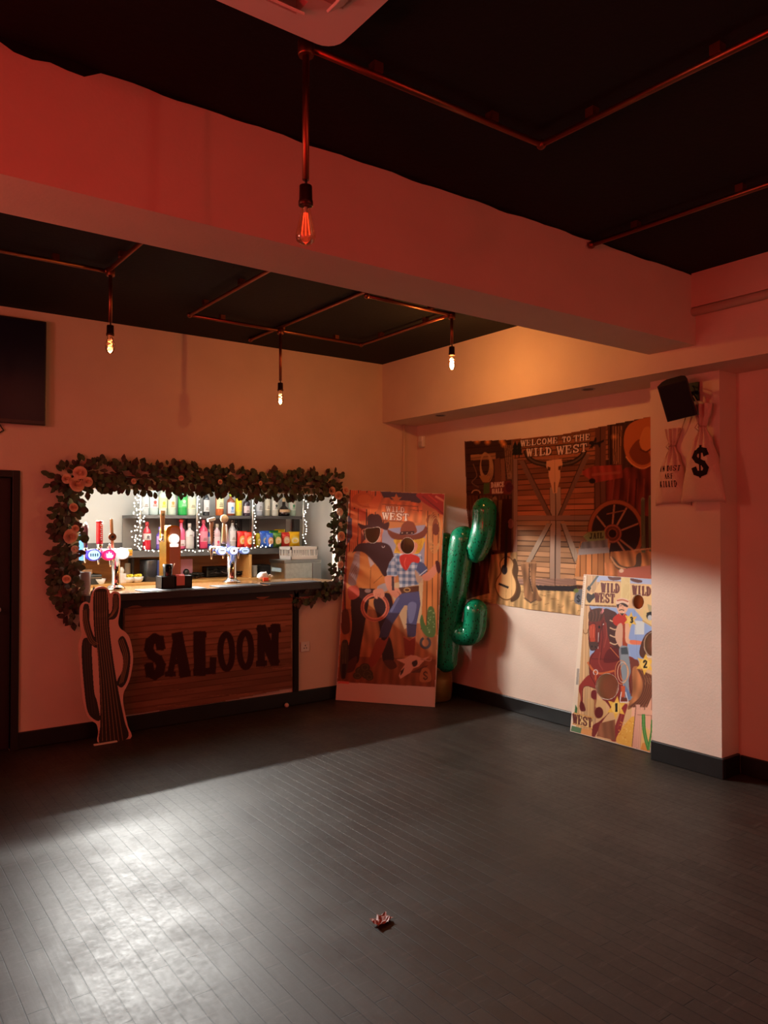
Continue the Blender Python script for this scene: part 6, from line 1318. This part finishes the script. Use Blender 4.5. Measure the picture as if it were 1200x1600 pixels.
b = MB(); x = wx(291, YW + .03); b.ball((x, YW + .03, ZW + .075), .032, 12); b.box(x - .06, x + .05, YW - .02, YW + .08, ZW + .001, ZW + .045, .01); tag(b.build('card_reader', M_BLACK), 'black card reader stand in front of the pink box', 'card reader')
for k, (px, lab) in enumerate(((303, 'tangle of black cable at the left of the wooden counter recess'), (346, 'dark pile of bar tools behind the right beer tower'), (376, 'small tangle of cable at the right end of the recess'))):
    x = wx(px, YW + .1); b = MB(); pts = []
    for i in range(46): pts.append((x + random.uniform(-.11, .11) * (1 if k != 1 else 1.3), YW + .1 + random.uniform(-.06, .06), ZW + .012 + random.uniform(0, .05) + (random.uniform(0, .05) if k == 1 else 0)))
    b.tube(pts, .007, 6); tag(b.build('cable_tangle', M_BLACKM if k != 1 else mat('dark_tools', (38, 34, 36), .35)), lab, 'cable')
x = wx(352, YW + .1); b = MB(); b.box(x - .17, x + .13, YW + .18, YW + .34, ZW + .001, ZW + .11, .01); tag(b.build('dark_tray', M_BLACK), 'dark tray lying in the back bar recess', 'tray')
x = wx(397.5, YW + .02)
for k in range(3): b = MB(); b.lathe([(.024, .001), (.032, .075), (.03, .075), (.022, .006), (.001, .005)], (x, YW + .02, ZW - .02 + .032 * k), 16, cap=False); tag(b.build('clear_tumbler', mat('cloudy_tumbler', (196, 196, 190), .2)), ['bottom', 'middle', 'top'][k] + ' clear tumbler of the small stack right of the wooden recess', 'glass', 'stacked tumblers')
x = wx(407, YW + .1); b = MB(); b.box(x - .06, x + .09, YW, YW + .2, ZW - .02, ZW + .12, .03); tag(b.build('dark_bag', M_BLACKM), 'dark bag pushed under the shelf beside the ice box', 'bag')

# ------------------------------------------------------------------ fairy lights
M_FAIRY = mat('fairy_bulb', (255, 250, 240), .4, emit=(255, 246, 230), es=5); M_WIRE = mat('silver_wire', (96, 92, 86), .5, .3)
fb = None
def fairy(label, pts, n, Y, jit):
    global fb
    P = [Vector(ony(x, y, Y)) for x, y in pts]; t = thing('fairy_lights', label, 'string lights', P[0], group=None)
    ln = [0]
    for a, c in zip(P[:-1], P[1:]): ln.append(ln[-1] + (c - a).length)
    W = []
    if fb is None:
        b = MB(); b.ball((0, 0, 0), 0.0062, 8); fb = bpy.data.meshes.new('bulb'); b.bm.to_mesh(fb); b.bm.free(); fb.materials.append(M_FAIRY)
    for k in range(n):
        s_ = ln[-1] * (k + .5) / n; i = max(j for j in range(len(ln) - 1) if ln[j] <= s_); q = P[i].lerp(P[i + 1], (s_ - ln[i]) / (ln[i + 1] - ln[i]))
        q = q + Vector((random.uniform(-jit, jit), random.uniform(-.012, .0), random.uniform(-jit, jit) * .6)); W.append(q)
        o = bpy.data.objects.new('bulb', fb); COL.objects.link(o); o.parent = t; o.location = WM[t.name].inverted() @ (q + Vector((0, -.011, 0)))
    b = MB(); b.tube([P[0]] + W + [P[-1]], .0012, 5); b.build('wire', M_WIRE, t)
fairy('dense tangle of fairy lights at the left end of the bottle shelves', [(214, 770), (210, 790), (215, 812), (209, 835), (214, 852), (224, 858), (217, 840), (221, 815), (216, 790), (222, 772)], 62, YS - .01, .035)
fairy('fairy lights twisted round the pole by the green bottle', [(310, 772), (312, 800), (308, 830), (311, 855)], 14, YS - .005, .014)
fairy('fairy lights twisted round the pole left of the blue crisp packet', [(399, 770), (396, 800), (398, 825), (395, 852)], 17, YS - .005, .014)
fairy('fairy lights hanging round the pole above the white basket', [(470, 772), (480, 790), (472, 806), (479, 822), (473, 838), (477, 850)], 22, YS - .005, .014)
fairy('fairy lights running along the edge of the lower shelf', [(222, 860), (250, 862), (290, 861), (330, 861), (365, 858), (398, 855), (425, 852)], 44, YS - .012, .016)

# ------------------------------------------------------------------ floor bits
p = onz(597, 1441, 0); b = MB(); n = 7; V_ = {}
for i in range(n):
    for j in range(n):
        u, v = i / (n - 1) - .5, j / (n - 1) - .5
        V_[i, j] = b.bm.verts.new((p[0] + u * .085 + random.uniform(-.006, .006), p[1] + v * .06 + u * .02 + random.uniform(-.006, .006), .0025 + abs(.012 * math.sin(u * 7 + v * 3)) + random.uniform(0, .005)))
for i in range(n - 1):
    for j in range(n - 1): b.bm.faces.new((V_[i, j], V_[i + 1, j], V_[i + 1, j + 1], V_[i, j + 1]))
tag(b.build('paper_scrap', mat('pink_brown_scrap', (150, 104, 92), .6, noise=.4, nscale=60)), 'crumpled pinkish scrap lying on the dark floor', 'litter')
p = onz(441, 1103, 0); b = MB(); b.ball((p[0], min(p[1], Y0 - .05), .0205), .02, 14); tag(b.build('small_ball', mat('pale_ball', (226, 190, 176), .5)), 'small pale ball on the floor below the saloon banner', 'ball')
